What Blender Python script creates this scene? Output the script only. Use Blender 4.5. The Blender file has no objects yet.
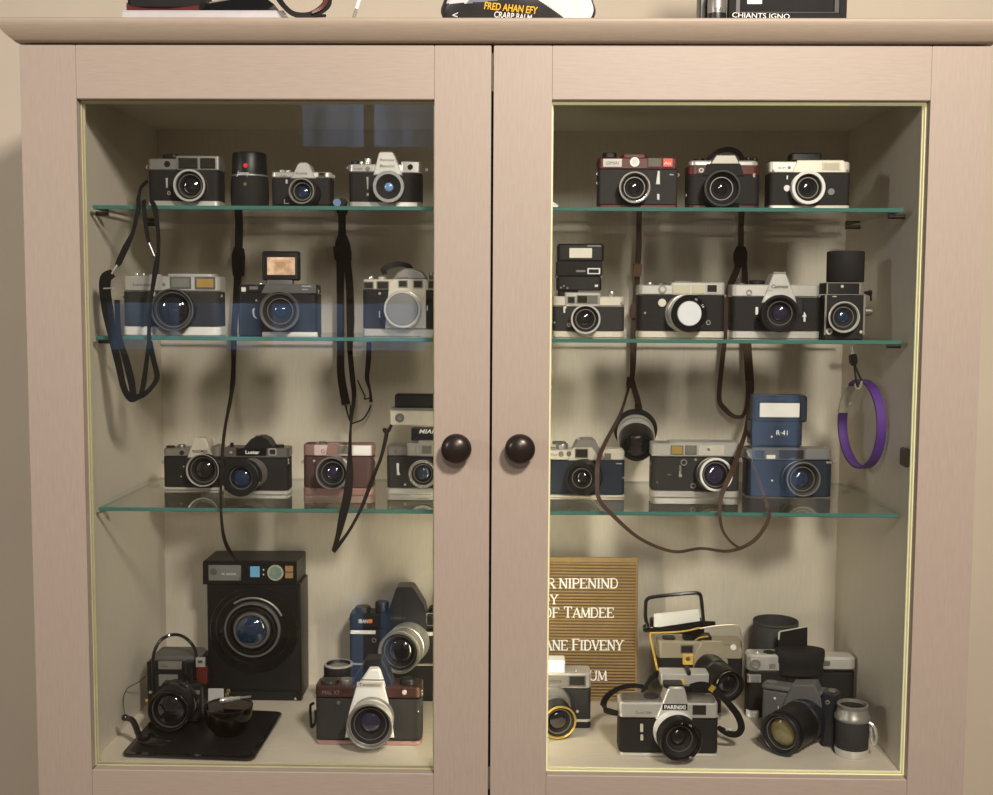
import bpy, bmesh, math, random
from mathutils import Vector, Matrix
random.seed(7)
C = bpy.context.scene.collection
PI = math.pi
ZT = 1.95                                   # top of the cabinet doors above the floor

# ---------------------------------------------------------------- view
F_PX, CX, CY, CZ = 1154.0, 0.0309, -1.4286, ZT - 0.3167
PITCH, YAW, ROLL = -0.0789, -0.0175, 0.0054
fw = Vector((math.sin(YAW)*math.cos(PITCH), math.cos(YAW)*math.cos(PITCH), math.sin(PITCH)))
rt = fw.cross(Vector((0, 0, 1))).normalized(); up = rt.cross(fw)
cr, sr_ = math.cos(ROLL), math.sin(ROLL)
rt, up = cr*rt + sr_*up, -sr_*rt + cr*up
EYE = Vector((CX, CY, CZ))
cd = bpy.data.cameras.new('camera'); co = bpy.data.objects.new('camera', cd); C.objects.link(co)
cd.sensor_fit = 'HORIZONTAL'; cd.sensor_width = 36; cd.lens = F_PX*36/993; cd.clip_start = 0.05
co.matrix_world = Matrix(((rt.x, up.x, -fw.x, CX), (rt.y, up.y, -fw.y, CY), (rt.z, up.z, -fw.z, CZ), (0, 0, 0, 1)))
bpy.context.scene.camera = co

def ray(px, py): return (fw + rt*((px-496.5)/F_PX) - up*((py-397.5)/F_PX))
def onY(px, py, Y):
    d = ray(px, py); return EYE + d*((Y-CY)/d.y)
def onZ(px, py, z):
    d = ray(px, py); return EYE + d*((z-CZ)/d.z)
def toZ(px, z, Y):                          # the point of plane Y at height z seen in column px
    lo, hi = -600, 1600
    for _ in range(40):
        m = (lo+hi)/2
        if onY(px, m, Y).z > z: lo = m
        else: hi = m
    return onY(px, lo, Y)

# ---------------------------------------------------------------- materials
def mat(name, col, rough=0.5, metal=0.0, bump=0.0, bscale=400, vary=0.0, vscale=30, emit=0, ecol=None, spec=0.5, coat=0):
    m = bpy.data.materials.new(name); m.use_nodes = True
    nt = m.node_tree; b = nt.nodes['Principled BSDF']
    b.inputs['Base Color'].default_value = (*col, 1); b.inputs['Roughness'].default_value = rough
    b.inputs['Metallic'].default_value = metal; b.inputs['Specular IOR Level'].default_value = spec
    b.inputs['Coat Weight'].default_value = coat
    tc = nt.nodes.new('ShaderNodeTexCoord')
    n = nt.nodes.new('ShaderNodeTexNoise'); n.inputs['Scale'].default_value = vscale; n.inputs['Detail'].default_value = 4
    nt.links.new(tc.outputs['Object'], n.inputs['Vector'])
    r = nt.nodes.new('ShaderNodeValToRGB'); v = vary if vary else 0.06
    r.color_ramp.elements[0].position = .3; r.color_ramp.elements[1].position = .7
    r.color_ramp.elements[0].color = (*[c*(1-v) for c in col], 1); r.color_ramp.elements[1].color = (*[min(1, c*(1+v)) for c in col], 1)
    nt.links.new(n.outputs['Fac'], r.inputs['Fac']); nt.links.new(r.outputs['Color'], b.inputs['Base Color'])
    if bump:
        vo = nt.nodes.new('ShaderNodeTexVoronoi'); vo.inputs['Scale'].default_value = bscale
        nt.links.new(tc.outputs['Object'], vo.inputs['Vector'])
        bp = nt.nodes.new('ShaderNodeBump'); bp.inputs['Strength'].default_value = bump; bp.inputs['Distance'].default_value = 0.001
        nt.links.new(vo.outputs['Distance'], bp.inputs['Height']); nt.links.new(bp.outputs['Normal'], b.inputs['Normal'])
    if emit:
        b.inputs['Emission Color'].default_value = (*(ecol or col), 1); b.inputs['Emission Strength'].default_value = emit
    return m

def wood(name, c1, c2, axis, rough=0.5):
    m = bpy.data.materials.new(name); m.use_nodes = True
    nt = m.node_tree; b = nt.nodes['Principled BSDF']; b.inputs['Roughness'].default_value = rough
    tc = nt.nodes.new('ShaderNodeTexCoord'); mp = nt.nodes.new('ShaderNodeMapping')
    s = [420, 420, 420]; s['xyz'.index(axis)] = 38; mp.inputs['Scale'].default_value = s
    nt.links.new(tc.outputs['Object'], mp.inputs['Vector'])
    n = nt.nodes.new('ShaderNodeTexNoise'); n.inputs['Scale'].default_value = 1; n.inputs['Detail'].default_value = 6; n.inputs['Roughness'].default_value = .62
    nt.links.new(mp.outputs['Vector'], n.inputs['Vector'])
    n2 = nt.nodes.new('ShaderNodeTexNoise'); n2.inputs['Scale'].default_value = 2.2; n2.inputs['Detail'].default_value = 3
    nt.links.new(tc.outputs['Object'], n2.inputs['Vector'])
    mx = nt.nodes.new('ShaderNodeMath'); mx.operation = 'MULTIPLY_ADD'; mx.inputs[1].default_value = .25
    nt.links.new(n2.outputs['Fac'], mx.inputs[0]); nt.links.new(n.outputs['Fac'], mx.inputs[2])
    r = nt.nodes.new('ShaderNodeValToRGB'); r.color_ramp.elements[0].position = .42; r.color_ramp.elements[1].position = .82
    r.color_ramp.elements[0].color = (*c1, 1); r.color_ramp.elements[1].color = (*c2, 1)
    nt.links.new(mx.outputs[0], r.inputs['Fac']); nt.links.new(r.outputs['Color'], b.inputs['Base Color'])
    bp = nt.nodes.new('ShaderNodeBump'); bp.inputs['Strength'].default_value = .12; bp.inputs['Distance'].default_value = .001
    nt.links.new(n.outputs['Fac'], bp.inputs['Height']); nt.links.new(bp.outputs['Normal'], b.inputs['Normal'])
    return m

def clear_glass(name, tint=(1, 1, 1), ior=1.5, boost=1.0):
    m = bpy.data.materials.new(name); m.use_nodes = True; nt = m.node_tree; nt.nodes.clear()
    o = nt.nodes.new('ShaderNodeOutputMaterial'); mx = nt.nodes.new('ShaderNodeMixShader')
    t = nt.nodes.new('ShaderNodeBsdfTransparent'); g = nt.nodes.new('ShaderNodeBsdfGlossy'); f = nt.nodes.new('ShaderNodeFresnel')
    f.inputs['IOR'].default_value = ior; g.inputs['Roughness'].default_value = .0
    tc = nt.nodes.new('ShaderNodeTexCoord'); n = nt.nodes.new('ShaderNodeTexNoise'); n.inputs['Scale'].default_value = 9
    r = nt.nodes.new('ShaderNodeValToRGB')
    r.color_ramp.elements[0].color = (*[c*.985 for c in tint], 1); r.color_ramp.elements[1].color = (*tint, 1)
    nt.links.new(tc.outputs['Object'], n.inputs['Vector']); nt.links.new(n.outputs['Fac'], r.inputs['Fac']); nt.links.new(r.outputs['Color'], t.inputs['Color'])
    ml = nt.nodes.new('ShaderNodeMath'); ml.operation = 'MULTIPLY'; ml.inputs[1].default_value = boost; ml.use_clamp = True
    ge = nt.nodes.new('ShaderNodeNewGeometry'); inv = nt.nodes.new('ShaderNodeMath'); inv.operation = 'SUBTRACT'; inv.inputs[0].default_value = 1
    nt.links.new(ge.outputs['Backfacing'], inv.inputs[1]); m2 = nt.nodes.new('ShaderNodeMath'); m2.operation = 'MULTIPLY'
    nt.links.new(f.outputs['Fac'], ml.inputs[0]); nt.links.new(ml.outputs[0], m2.inputs[0]); nt.links.new(inv.outputs[0], m2.inputs[1]); nt.links.new(m2.outputs[0], mx.inputs['Fac'])
    nt.links.new(t.outputs['BSDF'], mx.inputs[1]); nt.links.new(g.outputs['BSDF'], mx.inputs[2]); nt.links.new(mx.outputs['Shader'], o.inputs['Surface'])
    return m

M = dict(
    door_v=wood('beige_wood_upright', (.385, .312, .262), (.43, .353, .30), 'z'),
    door_h=wood('beige_wood_level', (.385, .312, .262), (.43, .353, .30), 'x'),
    cornice=wood('cornice_wood', (.40, .325, .255), (.45, .37, .295), 'x'),
    inside=wood('interior_laminate', (.62, .56, .47), (.69, .63, .54), 'z', .45),
    inside_h=wood('interior_laminate_level', (.62, .55, .45), (.69, .62, .52), 'x', .4),
    groove=mat('groove_shadow', (.16, .11, .085), .8),
    gap=mat('dark_gap', (.012, .01, .012), .8),
    bead=mat('cream_seal', (.5, .46, .28), .4, emit=.05, ecol=(.9, .8, .45)),  # slight emission paints in the light caught by the seal
    beadr=mat('lit_cream_seal', (.7, .66, .38), .4, emit=.3, ecol=(.95, .88, .5)),  # right door's copy, caught light painted stronger by colour and emission
    pane=clear_glass('door_glass', (.975, .985, .98), 1.5, 1.75),
    shelf=clear_glass('shelf_glass', (.97, .985, .978), 1.5, 1.8),
    edge=mat('green_glass_edge', (.06, .17, .145), .15, emit=.05, ecol=(.03, .4, .3), coat=.5),
    bronze=mat('dark_bronze', (.045, .035, .03), .3, .6),
    brass=mat('old_brass', (.35, .28, .12), .35, .8),
    wall=mat('warm_plaster', (.58, .51, .41), .85, bump=.05, bscale=260, vary=.04, vscale=5),
    floor=wood('floor_boards', (.20, .13, .08), (.32, .22, .14), 'x', .35),
    leather=mat('black_leatherette', (.013, .012, .012), .65, bump=.35, bscale=900, vary=.3, vscale=300, spec=.3),
    grey_leather=mat('charcoal_leatherette', (.03, .029, .029), .65, bump=.35, bscale=900, vary=.2, vscale=300, spec=.3),
    navy_leather=mat('navy_leatherette', (.014, .022, .036), .6, bump=.35, bscale=900, vary=.2, vscale=300, spec=.3),
    brown_leather=mat('dark_brown_leatherette', (.075, .036, .032), .5, bump=.35, bscale=900, vary=.25, vscale=300),
    black=mat('black_plastic', (.009, .009, .0095), .4, vary=.2, spec=.35),
    gloss=mat('glossy_black', (.008, .008, .009), .12, coat=.6),
    matte=mat('matte_black', (.014, .013, .013), .75, vary=.2, spec=.3),
    grey=mat('dark_grey_plastic', (.10, .10, .10), .5, vary=.12),
    midgrey=mat('grey_enamel', (.2, .2, .2), .42, vary=.1),
    navy=mat('blue_black_plastic', (.013, .0145, .021), .35),
    blue=mat('reflection_blue_plastic', (.018, .027, .05), .4),  # blue reflection of the door glass painted into the flash's own colour
    silver=mat('satin_chrome', (.72, .70, .66), .32, .55, vary=.05, vscale=60),
    cream=mat('warm_satin_silver', (.76, .71, .60), .36, .35, vary=.05, vscale=60),
    gunmetal=mat('gunmetal', (.22, .205, .19), .36, .6, vary=.08),
    pewter=mat('pewter', (.34, .325, .30), .36, .6, vary=.06),
    champ=mat('champagne_metal', (.55, .49, .37), .36, .5, vary=.06),
    chrome=mat('bright_chrome', (.86, .85, .82), .16, .75),
    white=mat('white_enamel', (.82, .81, .78), .4),
    card=mat('white_card', (.85, .85, .82), .8),
    lav=mat('grey_lavender_cover', (.55, .53, .55), .6),
    pink=mat('rose_metal', (.52, .31, .28), .32, .5, vary=.06),
    palepink=mat('pale_rose_plate', (.85, .68, .66), .35, .3),
    copper=mat('copper_brown', (.085, .036, .032), .38, .4),
    red=mat('oxblood_enamel', (.10, .013, .011), .38, vary=.12),
    redglow=mat('red_glowing_window', (.8, .05, .03), .3, emit=.8, ecol=(1, .08, .05)),
    reddot=mat('red_dot', (.7, .03, .02), .35, emit=.25),
    orange=mat('orange_enamel', (.85, .22, .05), .45),
    gold=mat('gold_trim', (.75, .52, .12), .32, .6),
    yellow=mat('mustard_plastic', (.72, .46, .08), .5),
    glass=mat('dark_lens_glass', (.01, .01, .013), .04, coat=1, spec=.8),
    gblue=mat('blue_coated_glass', (.012, .03, .07), .05, coat=1, spec=.9),
    gpurple=mat('violet_coated_glass', (.025, .022, .05), .05, coat=1, spec=.9),
    gamber=mat('amber_coated_glass', (.2, .17, .07), .05, coat=1, spec=.9),
    pblue=mat('pale_blue_glass', (.18, .32, .6), .12, coat=1),
    wgrey=mat('grey_window_glass', (.20, .20, .17), .08, coat=1),
    wdark=mat('dark_window_glass', (.028, .028, .024), .06, coat=1),
    wamber=mat('amber_window_glass', (.42, .28, .08), .15, coat=1),
    wpale=mat('pale_window_glass', (.62, .58, .44), .2, coat=.5),
    flash=mat('flash_diffuser', (.75, .72, .62), .25, emit=.1, coat=.5),
    lcd=mat('blue_display', (.12, .33, .55), .2, emit=.12, ecol=(.35, .75, 1)),
    tan=mat('tan_button', (.36, .22, .1), .5),
    capgrey=mat('grey_lens_cap', (.2, .2, .205), .45),
    capwhite=mat('white_lens_cap', (.75, .77, .8), .5, emit=.05),
    strap=mat('brown_leather_strap', (.065, .034, .022), .6, bump=.2, bscale=500, vary=.25, vscale=60, spec=.3),
    tanleather=mat('tan_leather', (.2, .1, .055), .6),
    dstrap=mat('dark_webbing_strap', (.016, .011, .010), .8, spec=.2, bump=.3, bscale=900),
    bstrap=mat('black_strap', (.007, .007, .007), .65, spec=.2, bump=.2, bscale=900),
    purple=mat('purple_silicone', (.095, .035, .23), .45),
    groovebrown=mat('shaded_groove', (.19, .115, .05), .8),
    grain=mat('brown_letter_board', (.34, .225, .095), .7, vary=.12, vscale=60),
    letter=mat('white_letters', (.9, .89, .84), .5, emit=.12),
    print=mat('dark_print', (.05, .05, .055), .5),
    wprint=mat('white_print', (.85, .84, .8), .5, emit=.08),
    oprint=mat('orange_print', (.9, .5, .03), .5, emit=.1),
    bagw=mat('white_foil', (.8, .8, .82), .35, vary=.15, vscale=18),
    bagk=mat('black_foil', (.03, .029, .03), .4, vary=.3, vscale=18),
    bagb=mat('blue_grey_foil', (.22, .24, .30), .4),
    smoke=clear_glass('smoky_glass', (.42, .40, .38), 1.45, 1.2),
    clearp=clear_glass('clear_plastic', (.92, .92, .9), 1.45, 1.2),
    hood=mat('cloth_grain_black', (.045, .045, .046), .8, bump=.3, bscale=900, vary=.15, vscale=300),
)
def screen_mat():
    m = mat('glowing_preview_screen', (.4, .25, .15), .3, emit=.75)
    nt = m.node_tree; b = nt.nodes['Principled BSDF']; tc = nt.nodes.new('ShaderNodeTexCoord')
    n = nt.nodes.new('ShaderNodeTexNoise'); n.inputs['Scale'].default_value = 55; n.inputs['Detail'].default_value = 3
    r = nt.nodes.new('ShaderNodeValToRGB'); r.color_ramp.elements[0].position = .35; r.color_ramp.elements[1].position = .68
    r.color_ramp.elements[0].color = (.20, .09, .05, 1); r.color_ramp.elements[1].color = (1, .74, .48, 1)
    nt.links.new(tc.outputs['Object'], n.inputs['Vector']); nt.links.new(n.outputs['Fac'], r.inputs['Fac']); nt.links.new(r.outputs['Color'], b.inputs['Emission Color'])
    return m
M['screen'] = screen_mat()
def fade_mat():
    m = mat('rainbow_dial_glass', (.3, .4, .45), .08, coat=1)
    nt = m.node_tree; b = nt.nodes['Principled BSDF']; tc = nt.nodes.new('ShaderNodeTexCoord')
    n = nt.nodes.new('ShaderNodeTexNoise'); n.inputs['Scale'].default_value = 130
    r = nt.nodes.new('ShaderNodeValToRGB'); r.color_ramp.elements[0].color = (.02, .12, .25, 1); r.color_ramp.elements[1].color = (.4, .3, .08, 1)
    r.color_ramp.elements.new(.5).color = (.22, .32, .28, 1)
    nt.links.new(tc.outputs['Object'], n.inputs['Vector']); nt.links.new(n.outputs['Fac'], r.inputs['Fac']); nt.links.new(r.outputs['Color'], b.inputs['Base Color'])
    return m
M['rainbow'] = fade_mat()

# ---------------------------------------------------------------- mesh helpers
def loft(bm, rings, cap0=True, cap1=True, closed=False, mi=0):
    vs = [[bm.verts.new(p) for p in r] for r in rings]
    n = len(vs[0]); out = []
    for a, b in zip(vs, vs[1:] + ([vs[0]] if closed else [])):
        for i in range(n):
            j = (i+1) % n
            try: f = bm.faces.new((a[i], a[j], b[j], b[i])); f.material_index = mi
            except ValueError: pass
    if cap0 and not closed: bm.faces.new(list(reversed(vs[0]))).material_index = mi
    if cap1 and not closed: bm.faces.new(vs[-1]).material_index = mi

def rrect(x0, x1, y0, y1, r, n=4):
    r = max(1e-6, min(r, (x1-x0)/2*.999, (y1-y0)/2*.999)); out = []
    for cx, cy, a in ((x1-r, y0+r, -90), (x1-r, y1-r, 0), (x0+r, y1-r, 90), (x0+r, y0+r, 180)):
        for i in range(n+1):
            t = math.radians(a + 90*i/n); out.append((cx+r*math.cos(t), cy+r*math.sin(t)))
    return out

def inset(poly, d):
    n = len(poly); out = []
    A = sum(poly[i][0]*poly[(i+1) % n][1]-poly[(i+1) % n][0]*poly[i][1] for i in range(n))
    s = 1 if A > 0 else -1
    for i in range(n):
        p0, p1, p2 = poly[i-1], poly[i], poly[(i+1) % n]
        a = Vector((p1[0]-p0[0], p1[1]-p0[1])); b = Vector((p2[0]-p1[0], p2[1]-p1[1]))
        if a.length < 1e-9 or b.length < 1e-9: out.append(p1); continue
        na = Vector((-a.y, a.x)).normalized()*s; nb = Vector((-b.y, b.x)).normalized()*s
        m = na+nb
        if m.length < 1e-6: out.append(p1); continue
        m.normalize(); k = d/max(.35, m.dot(na)); out.append((p1[0]+m.x*k, p1[1]+m.y*k))
    return out

def extr(bm, poly, a0, a1, put, bev=0, mi=0):          # put(u,v,w) -> 3D, polygon (u,v), extruded in w
    bev = min(bev, abs(a1-a0)*.45); s = 1 if a1 > a0 else -1
    if bev > 0:
        p2 = inset(poly, bev)
        R = [(p2, a0), (poly, a0+s*bev), (poly, a1-s*bev), (p2, a1)]
    else: R = [(poly, a0), (poly, a1)]
    loft(bm, [[put(u, v, w) for u, v in p] for p, w in R], mi=mi)

def box(bm, x0, x1, y0, y1, z0, z1, bev=0, mi=0):
    extr(bm, [(x0, y0), (x1, y0), (x1, y1), (x0, y1)], z0, z1, lambda u, v, w: (u, v, w), bev, mi)

def lathe(bm, prof, org, axis, n=40, cap0=True, cap1=True, mi=0):   # prof: (t along the axis, radius)
    axis = Vector(axis).normalized(); h = Vector((0, 0, 1)) if abs(axis.z) < .9 else Vector((1, 0, 0))
    u = axis.cross(h).normalized(); v = axis.cross(u)
    loft(bm, [[Vector(org)+axis*t+(u*math.cos(2*PI*i/n)+v*math.sin(2*PI*i/n))*max(r, 1e-5) for i in range(n)] for t, r in prof], cap0, cap1, mi=mi)

def smooth_path(pts, n=6):
    P = [Vector(p) for p in pts]; out = []
    if len(P) < 3: return P
    E = [P[0]*2-P[1]] + P + [P[-1]*2-P[-2]]
    for i in range(1, len(E)-2):
        for k in range(n):
            t = k/n; a, b, c, d = E[i-1], E[i], E[i+1], E[i+2]
            out.append(.5*((2*b)+(c-a)*t+(2*a-5*b+4*c-d)*t*t+(3*b-a-3*c+d)*t**3))
    out.append(P[-1]); return out

def tube(bm, pts, r, n=8, mi=0, smooth=6):
    P = smooth_path(pts, smooth) if smooth else [Vector(p) for p in pts]
    rings = []; last = None
    for i, p in enumerate(P):
        t = (P[min(i+1, len(P)-1)]-P[max(i-1, 0)]).normalized()
        if last is None:
            h = Vector((0, 1, 0)) if abs(t.y) < .9 else Vector((1, 0, 0)); u = t.cross(h).normalized()
        else: u = (last - t*last.dot(t)).normalized()
        last = u; v = t.cross(u)
        rings.append([p+(u*math.cos(2*PI*k/n)+v*math.sin(2*PI*k/n))*r for k in range(n)])
    loft(bm, rings, mi=mi)

def ribbon(bm, pts, w, th, face=Vector((0, -1, 0)), n=6, mi=0):
    """flat band; w a number or one width per point; face: the way it looks"""
    P = [Vector(p) for p in pts]; W = w if isinstance(w, (list, tuple)) else [w]*len(P)
    S = smooth_path(P, n); rings = []; lastv = None
    for i, p in enumerate(S):
        t = (S[min(i+1, len(S)-1)]-S[max(i-1, 0)]).normalized()
        q = i/n; k = min(int(q), len(P)-2); f = q-k if len(P) > 2 else i/(len(S)-1)
        ww = W[k]*(1-f)+W[min(k+1, len(W)-1)]*f
        s = t.cross(face)
        if s.length < .15 and lastv is not None: s = lastv
        s.normalize()
        if lastv is not None and s.dot(lastv) < 0: s = -s
        lastv = s; nn = t.cross(s).normalized()
        rings.append([p+s*ww/2+nn*th/2, p-s*ww/2+nn*th/2, p-s*ww/2-nn*th/2, p+s*ww/2-nn*th/2])
    loft(bm, rings, mi=mi)

def link(name, bm, mats, parent=None, sharp=38):
    me = bpy.data.meshes.new(name)
    bmesh.ops.recalc_face_normals(bm, faces=bm.faces)
    bm.to_mesh(me); bm.free()
    for p in me.polygons: p.use_smooth = True
    me.set_sharp_from_angle(angle=math.radians(sharp))
    for m in (mats if isinstance(mats, (list, tuple)) else [mats]): me.materials.append(M[m] if isinstance(m, str) else m)
    o = bpy.data.objects.new(name, me); C.objects.link(o)
    if parent: o.parent = parent
    return o
def tag(o, label, cat, group=None):
    o['label'] = label; o['category'] = cat
    if group: o['group'] = group
    return o
def structure(o): o['kind'] = 'structure'; return o

def text_bm(bm, s, put, w=None, h=1.0, depth=.1, shear=0, bold=0):
    """lettering with its capital height h, centred; put(u,v,d)"""
    cu = bpy.data.curves.new('lettering', 'FONT'); cu.body = s; cu.align_x = 'CENTER'; cu.size = 1; cu.shear = shear; cu.resolution_u = 3; cu.offset = bold
    o = bpy.data.objects.new('lettering', cu); C.objects.link(o)
    bpy.context.view_layer.update()
    me = bpy.data.meshes.new_from_object(o.evaluated_get(bpy.context.evaluated_depsgraph_get()))
    bpy.data.objects.remove(o); bpy.data.curves.remove(cu)
    if not me.vertices: return
    xs = [v.co.x for v in me.vertices]; x0, x1 = min(xs), max(xs)
    sy = h/.70; sx = sy if w is None else w/(x1-x0)
    vs = [bm.verts.new(put((v.co.x-(x0+x1)/2)*sx, (v.co.y-.35)*sy, 0)) for v in me.vertices]
    for p in me.polygons:
        try: bm.faces.new([vs[i] for i in p.vertices])
        except ValueError: pass
    bpy.data.meshes.remove(me)

# ---------------------------------------------------------------- a thing placed in the cabinet
class T:
    def __init__(s, name, label, cat, pos, rot=0, tilt=0, group=None):
        s.o = bpy.data.objects.new(name, None); C.objects.link(s.o); s.o.empty_display_size = .02
        s.o.location = pos; s.o.rotation_euler = (math.radians(tilt), 0, math.radians(rot))
        s.m = Matrix.Translation(Vector(pos)) @ s.o.rotation_euler.to_matrix().to_4x4(); s.i = s.m.inverted()
        tag(s.o, label, cat, group)
        s.k = (Vector(pos)-EYE).dot(fw)/F_PX            # metres per photo pixel here
    def pt(s, px, py, d=0):                               # photo pixel on the plane d (in pixels) behind the thing's front
        e = s.i @ EYE; r = s.i.to_3x3() @ ray(px, py); return e + r*((d*s.k-e.y)/r.y)
    def w(s, px, py, Y): return s.i @ onY(px, py, Y)
    def add(s, name, bm, m, par=None, sharp=38): return link(name, bm, m, par or s.o, sharp)
    def xz(s, l, t, r, b, d):
        p = s.pt(l, t, d); q = s.pt(r, b if b is not None else t, d); return p.x, q.x, (q.z if b is not None else 0.0), p.z
    def slab(s, name, m, l, t, r, b, d0, d1, rad=2, bev=.6, par=None, grow=0):   # footprint rounded, upright
        x0, x1, z0, z1 = s.xz(l, t, r, b, d0); k = s.k; bm = bmesh.new(); g = grow*k
        extr(bm, rrect(x0-g, x1+g, d0*k-g, d1*k+g, rad*k), z0, z1, lambda u, v, w_: (u, v, w_), bev*k)
        return s.add(name, bm, m, par)
    def plate(s, name, m, l, t, r, b, d0, d1, rad=.8, bev=.3, par=None):         # outline rounded, facing out
        x0, x1, z0, z1 = s.xz(l, t, r, b, d0); k = s.k; bm = bmesh.new()
        extr(bm, rrect(x0, x1, z0, z1, rad*k), d0*k, d1*k, lambda u, v, w_: (u, w_, v), bev*k)
        return s.add(name, bm, m, par)
    def poly(s, name, m, pts, d0, d1, bev=.5, par=None, back=None):              # outline in photo pixels
        k = s.k; P = [s.pt(x, y, d0) for x, y in pts]; P = [(p.x, max(p.z, .0003)) for p in P]; bm = bmesh.new()
        if back:
            Q = [s.pt(x, y, d0) for x, y in back]; Q = [(p.x, p.z) for p in Q]; pi = inset(P, bev*k)
            loft(bm, [[(u, d0*k, v) for u, v in pi], [(u, d0*k+bev*k, v) for u, v in P], [(u, d1*k, v) for u, v in Q]])
        else: extr(bm, P, d0*k, d1*k, lambda u, v, w_: (u, w_, v), bev*k)
        return s.add(name, bm, m, par)
    def disc(s, name, m, px, py, r, d0, d1, par=None, bev=.3, n=28, ring=None):    # round, facing out (d1 nearer the viewer)
        p = s.pt(px, py, d1); k = s.k; L = (d0-d1)*k; r *= k; b = min(bev*k, L*.4); bm = bmesh.new()
        org = (p.x, d0*k, p.z)
        if ring: prof = [(0, ring*k), (0, r), (L-b, r), (L, r-b), (L, ring*k)]; lathe(bm, prof+[prof[0]], org, (0, -1, 0), n, False, False)
        else: lathe(bm, [(0, r), (L-b, r), (L, r-b)], org, (0, -1, 0), n)
        return s.add(name, bm, m, par)
    def knob(s, name, m, px, pb, ptop, r, d, par=None, n=24, flat=1):              # upright cylinder at depth d
        a = s.pt(px, pb, d); b = s.pt(px, ptop, d); k = s.k; h = b.z-a.z; r *= k; bm = bmesh.new()
        lathe(bm, [(-.3*k, r*.92), (h*.15, r*.92), (h*.2, r), (h*.85, r), (h, r*.9)], (a.x, d*k, a.z), (0, 0, 1), n)
        return s.add(name, bm, m, par)
    def window(s, l, t, r, b, glass='wdark', frame='black', d=0, name='viewfinder_window', fw_=1.0):
        f = s.plate(name, frame, l, t, r, b, d-.7, d+.3, .7, .2)
        s.plate('window_glass', glass, l+fw_, t+fw_, r-fw_, b-fw_, d-.95, d, .4, .1, f); return f
    def text(s, st, px, py, h, d, m='print', w=None, par=None, shear=0, bold=0, name='lettering', rot=0):
        p = s.pt(px, py, d); k = s.k; bm = bmesh.new(); c_, s_ = math.cos(math.radians(rot)), math.sin(math.radians(rot))
        text_bm(bm, st, lambda u, v, q: (p.x+(u*c_-v*s_), p.y, p.z+(u*s_+v*c_)), None if w is None else w*k, h*k, 0, shear, bold)
        return s.add(name, bm, m, par)
    def lens(s, fx, fy, R, L, body='black', grip='black', rim='black', glass='glass', rimw=.16, hole=None, d=0, mount=None, bodyr=.92, gripr=.97, rec=.35, rings=True, gl=.62, cap=None, capr=.7, name='lens', mid=(.45, .86), dome=.35):
        """fx,fy: centre of the front rim in the photo; R its radius; L how far it stands out"""
        k = s.k; f = s.pt(fx, fy, d-L)
        mo = s.pt(mount[0], mount[1], d) if mount else Vector((f.x, d*k, f.z))
        f.z = max(f.z, R*k*1.01+.0006); mo.z = max(mo.z, R*k*bodyr*1.03+.0006)
        ax = f-mo; Lm = ax.length; ax.normalize(); Rm = R*k; hole = hole or 1-rimw; rh = Rm*hole
        a, b = mid
        bm = bmesh.new(); lathe(bm, [(-2*k, Rm*bodyr*1.02), (Lm*.1, Rm*bodyr*1.02), (Lm*.12, Rm*bodyr), (Lm*a, Rm*bodyr), (Lm*(a+.03), Rm*.86), (Lm*.9, Rm*.86)], mo, ax, 44, True, False)
        le = s.add(name, bm, body)
        bm = bmesh.new(); nrib = 44; pr = [(Lm*(a+.02), Rm*.84), (Lm*(a+.02), Rm*gripr*.97), (Lm*(a+.05), Rm*gripr)]
        steps = 6
        for i in range(steps+1):
            t = a+.06+(b-a-.08)*i/steps
            pr.append((Lm*t, Rm*gripr*(1 if i % 2 else .965)))
        pr += [(Lm*(b-.01), Rm*gripr*.97), (Lm*b, Rm*.84)]
        lathe(bm, pr, mo, ax, nrib, False, False); s.add('focus_ring', bm, grip, le)
        q = min(Lm*.14, 3*k); dep = min(rec*Rm, Lm*.6)
        bm = bmesh.new(); lathe(bm, [(Lm-q-.2*k, Rm*.85), (Lm-q, Rm*.97), (Lm-q*.3, Rm), (Lm, Rm*.97), (Lm, rh+.02*Rm), (Lm-.4*k, rh), (Lm-dep*.5, rh*.98)], mo, ax, 44, False, False)
        s.add('front_rim', bm, rim, le)
        if cap:
            bm = bmesh.new(); lathe(bm, [(Lm-dep*.5, Rm*capr), (Lm-.2*k, Rm*capr), (Lm+.4*k, Rm*capr*.97), (Lm+.5*k, Rm*capr*.8)], mo, ax, 44)
            s.add('lens_cap', bm, cap, le)
        g = rh*gl; pr = [(Lm-dep*.3, rh*.985)]
        if rings:
            for i in range(3):
                t = .3+.7*(i+1)/3; r0 = rh+(g-rh)*(i+.75)/3; pr += [(Lm-dep*t+.5*k, r0), (Lm-dep*t, r0)]
        pr += [(Lm-dep, g)]
        bm = bmesh.new(); lathe(bm, pr, mo, ax, 44, False, False); s.add('inner_barrel', bm, 'matte', le)
        if rings:
            rm = g+(rh-g)*.5; tm = Lm-dep*.62; bm = bmesh.new()
            lathe(bm, [(tm-.4*k, rm+.5*k), (tm+.7*k, rm+.45*k), (tm+.7*k, rm-.35*k), (tm-.4*k, rm-.5*k)], mo, ax, 44, False, False); s.add('inner_ring', bm, 'gunmetal', le)
        bm = bmesh.new(); pr = [(Lm-dep-.3*k+g*dome*math.sin(j/6*PI/2), g*1.03*math.cos(j/6*PI/2)) for j in range(7)]
        lathe(bm, pr, mo, ax, 36); s.add('front_element', bm, glass, le)
        return le
    def strap(s, m, pts, w, par=None, name='strap', th=1.1):        # pts: (px, py, world Y)
        bm = bmesh.new(); k = s.k; f = s.i.to_3x3() @ Vector((0, -1, 0))
        ribbon(bm, [s.w(*p) for p in pts], [q*k for q in w] if isinstance(w, (list, tuple)) else w*k, th*k, f)
        return s.add(name, bm, m, par)
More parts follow.
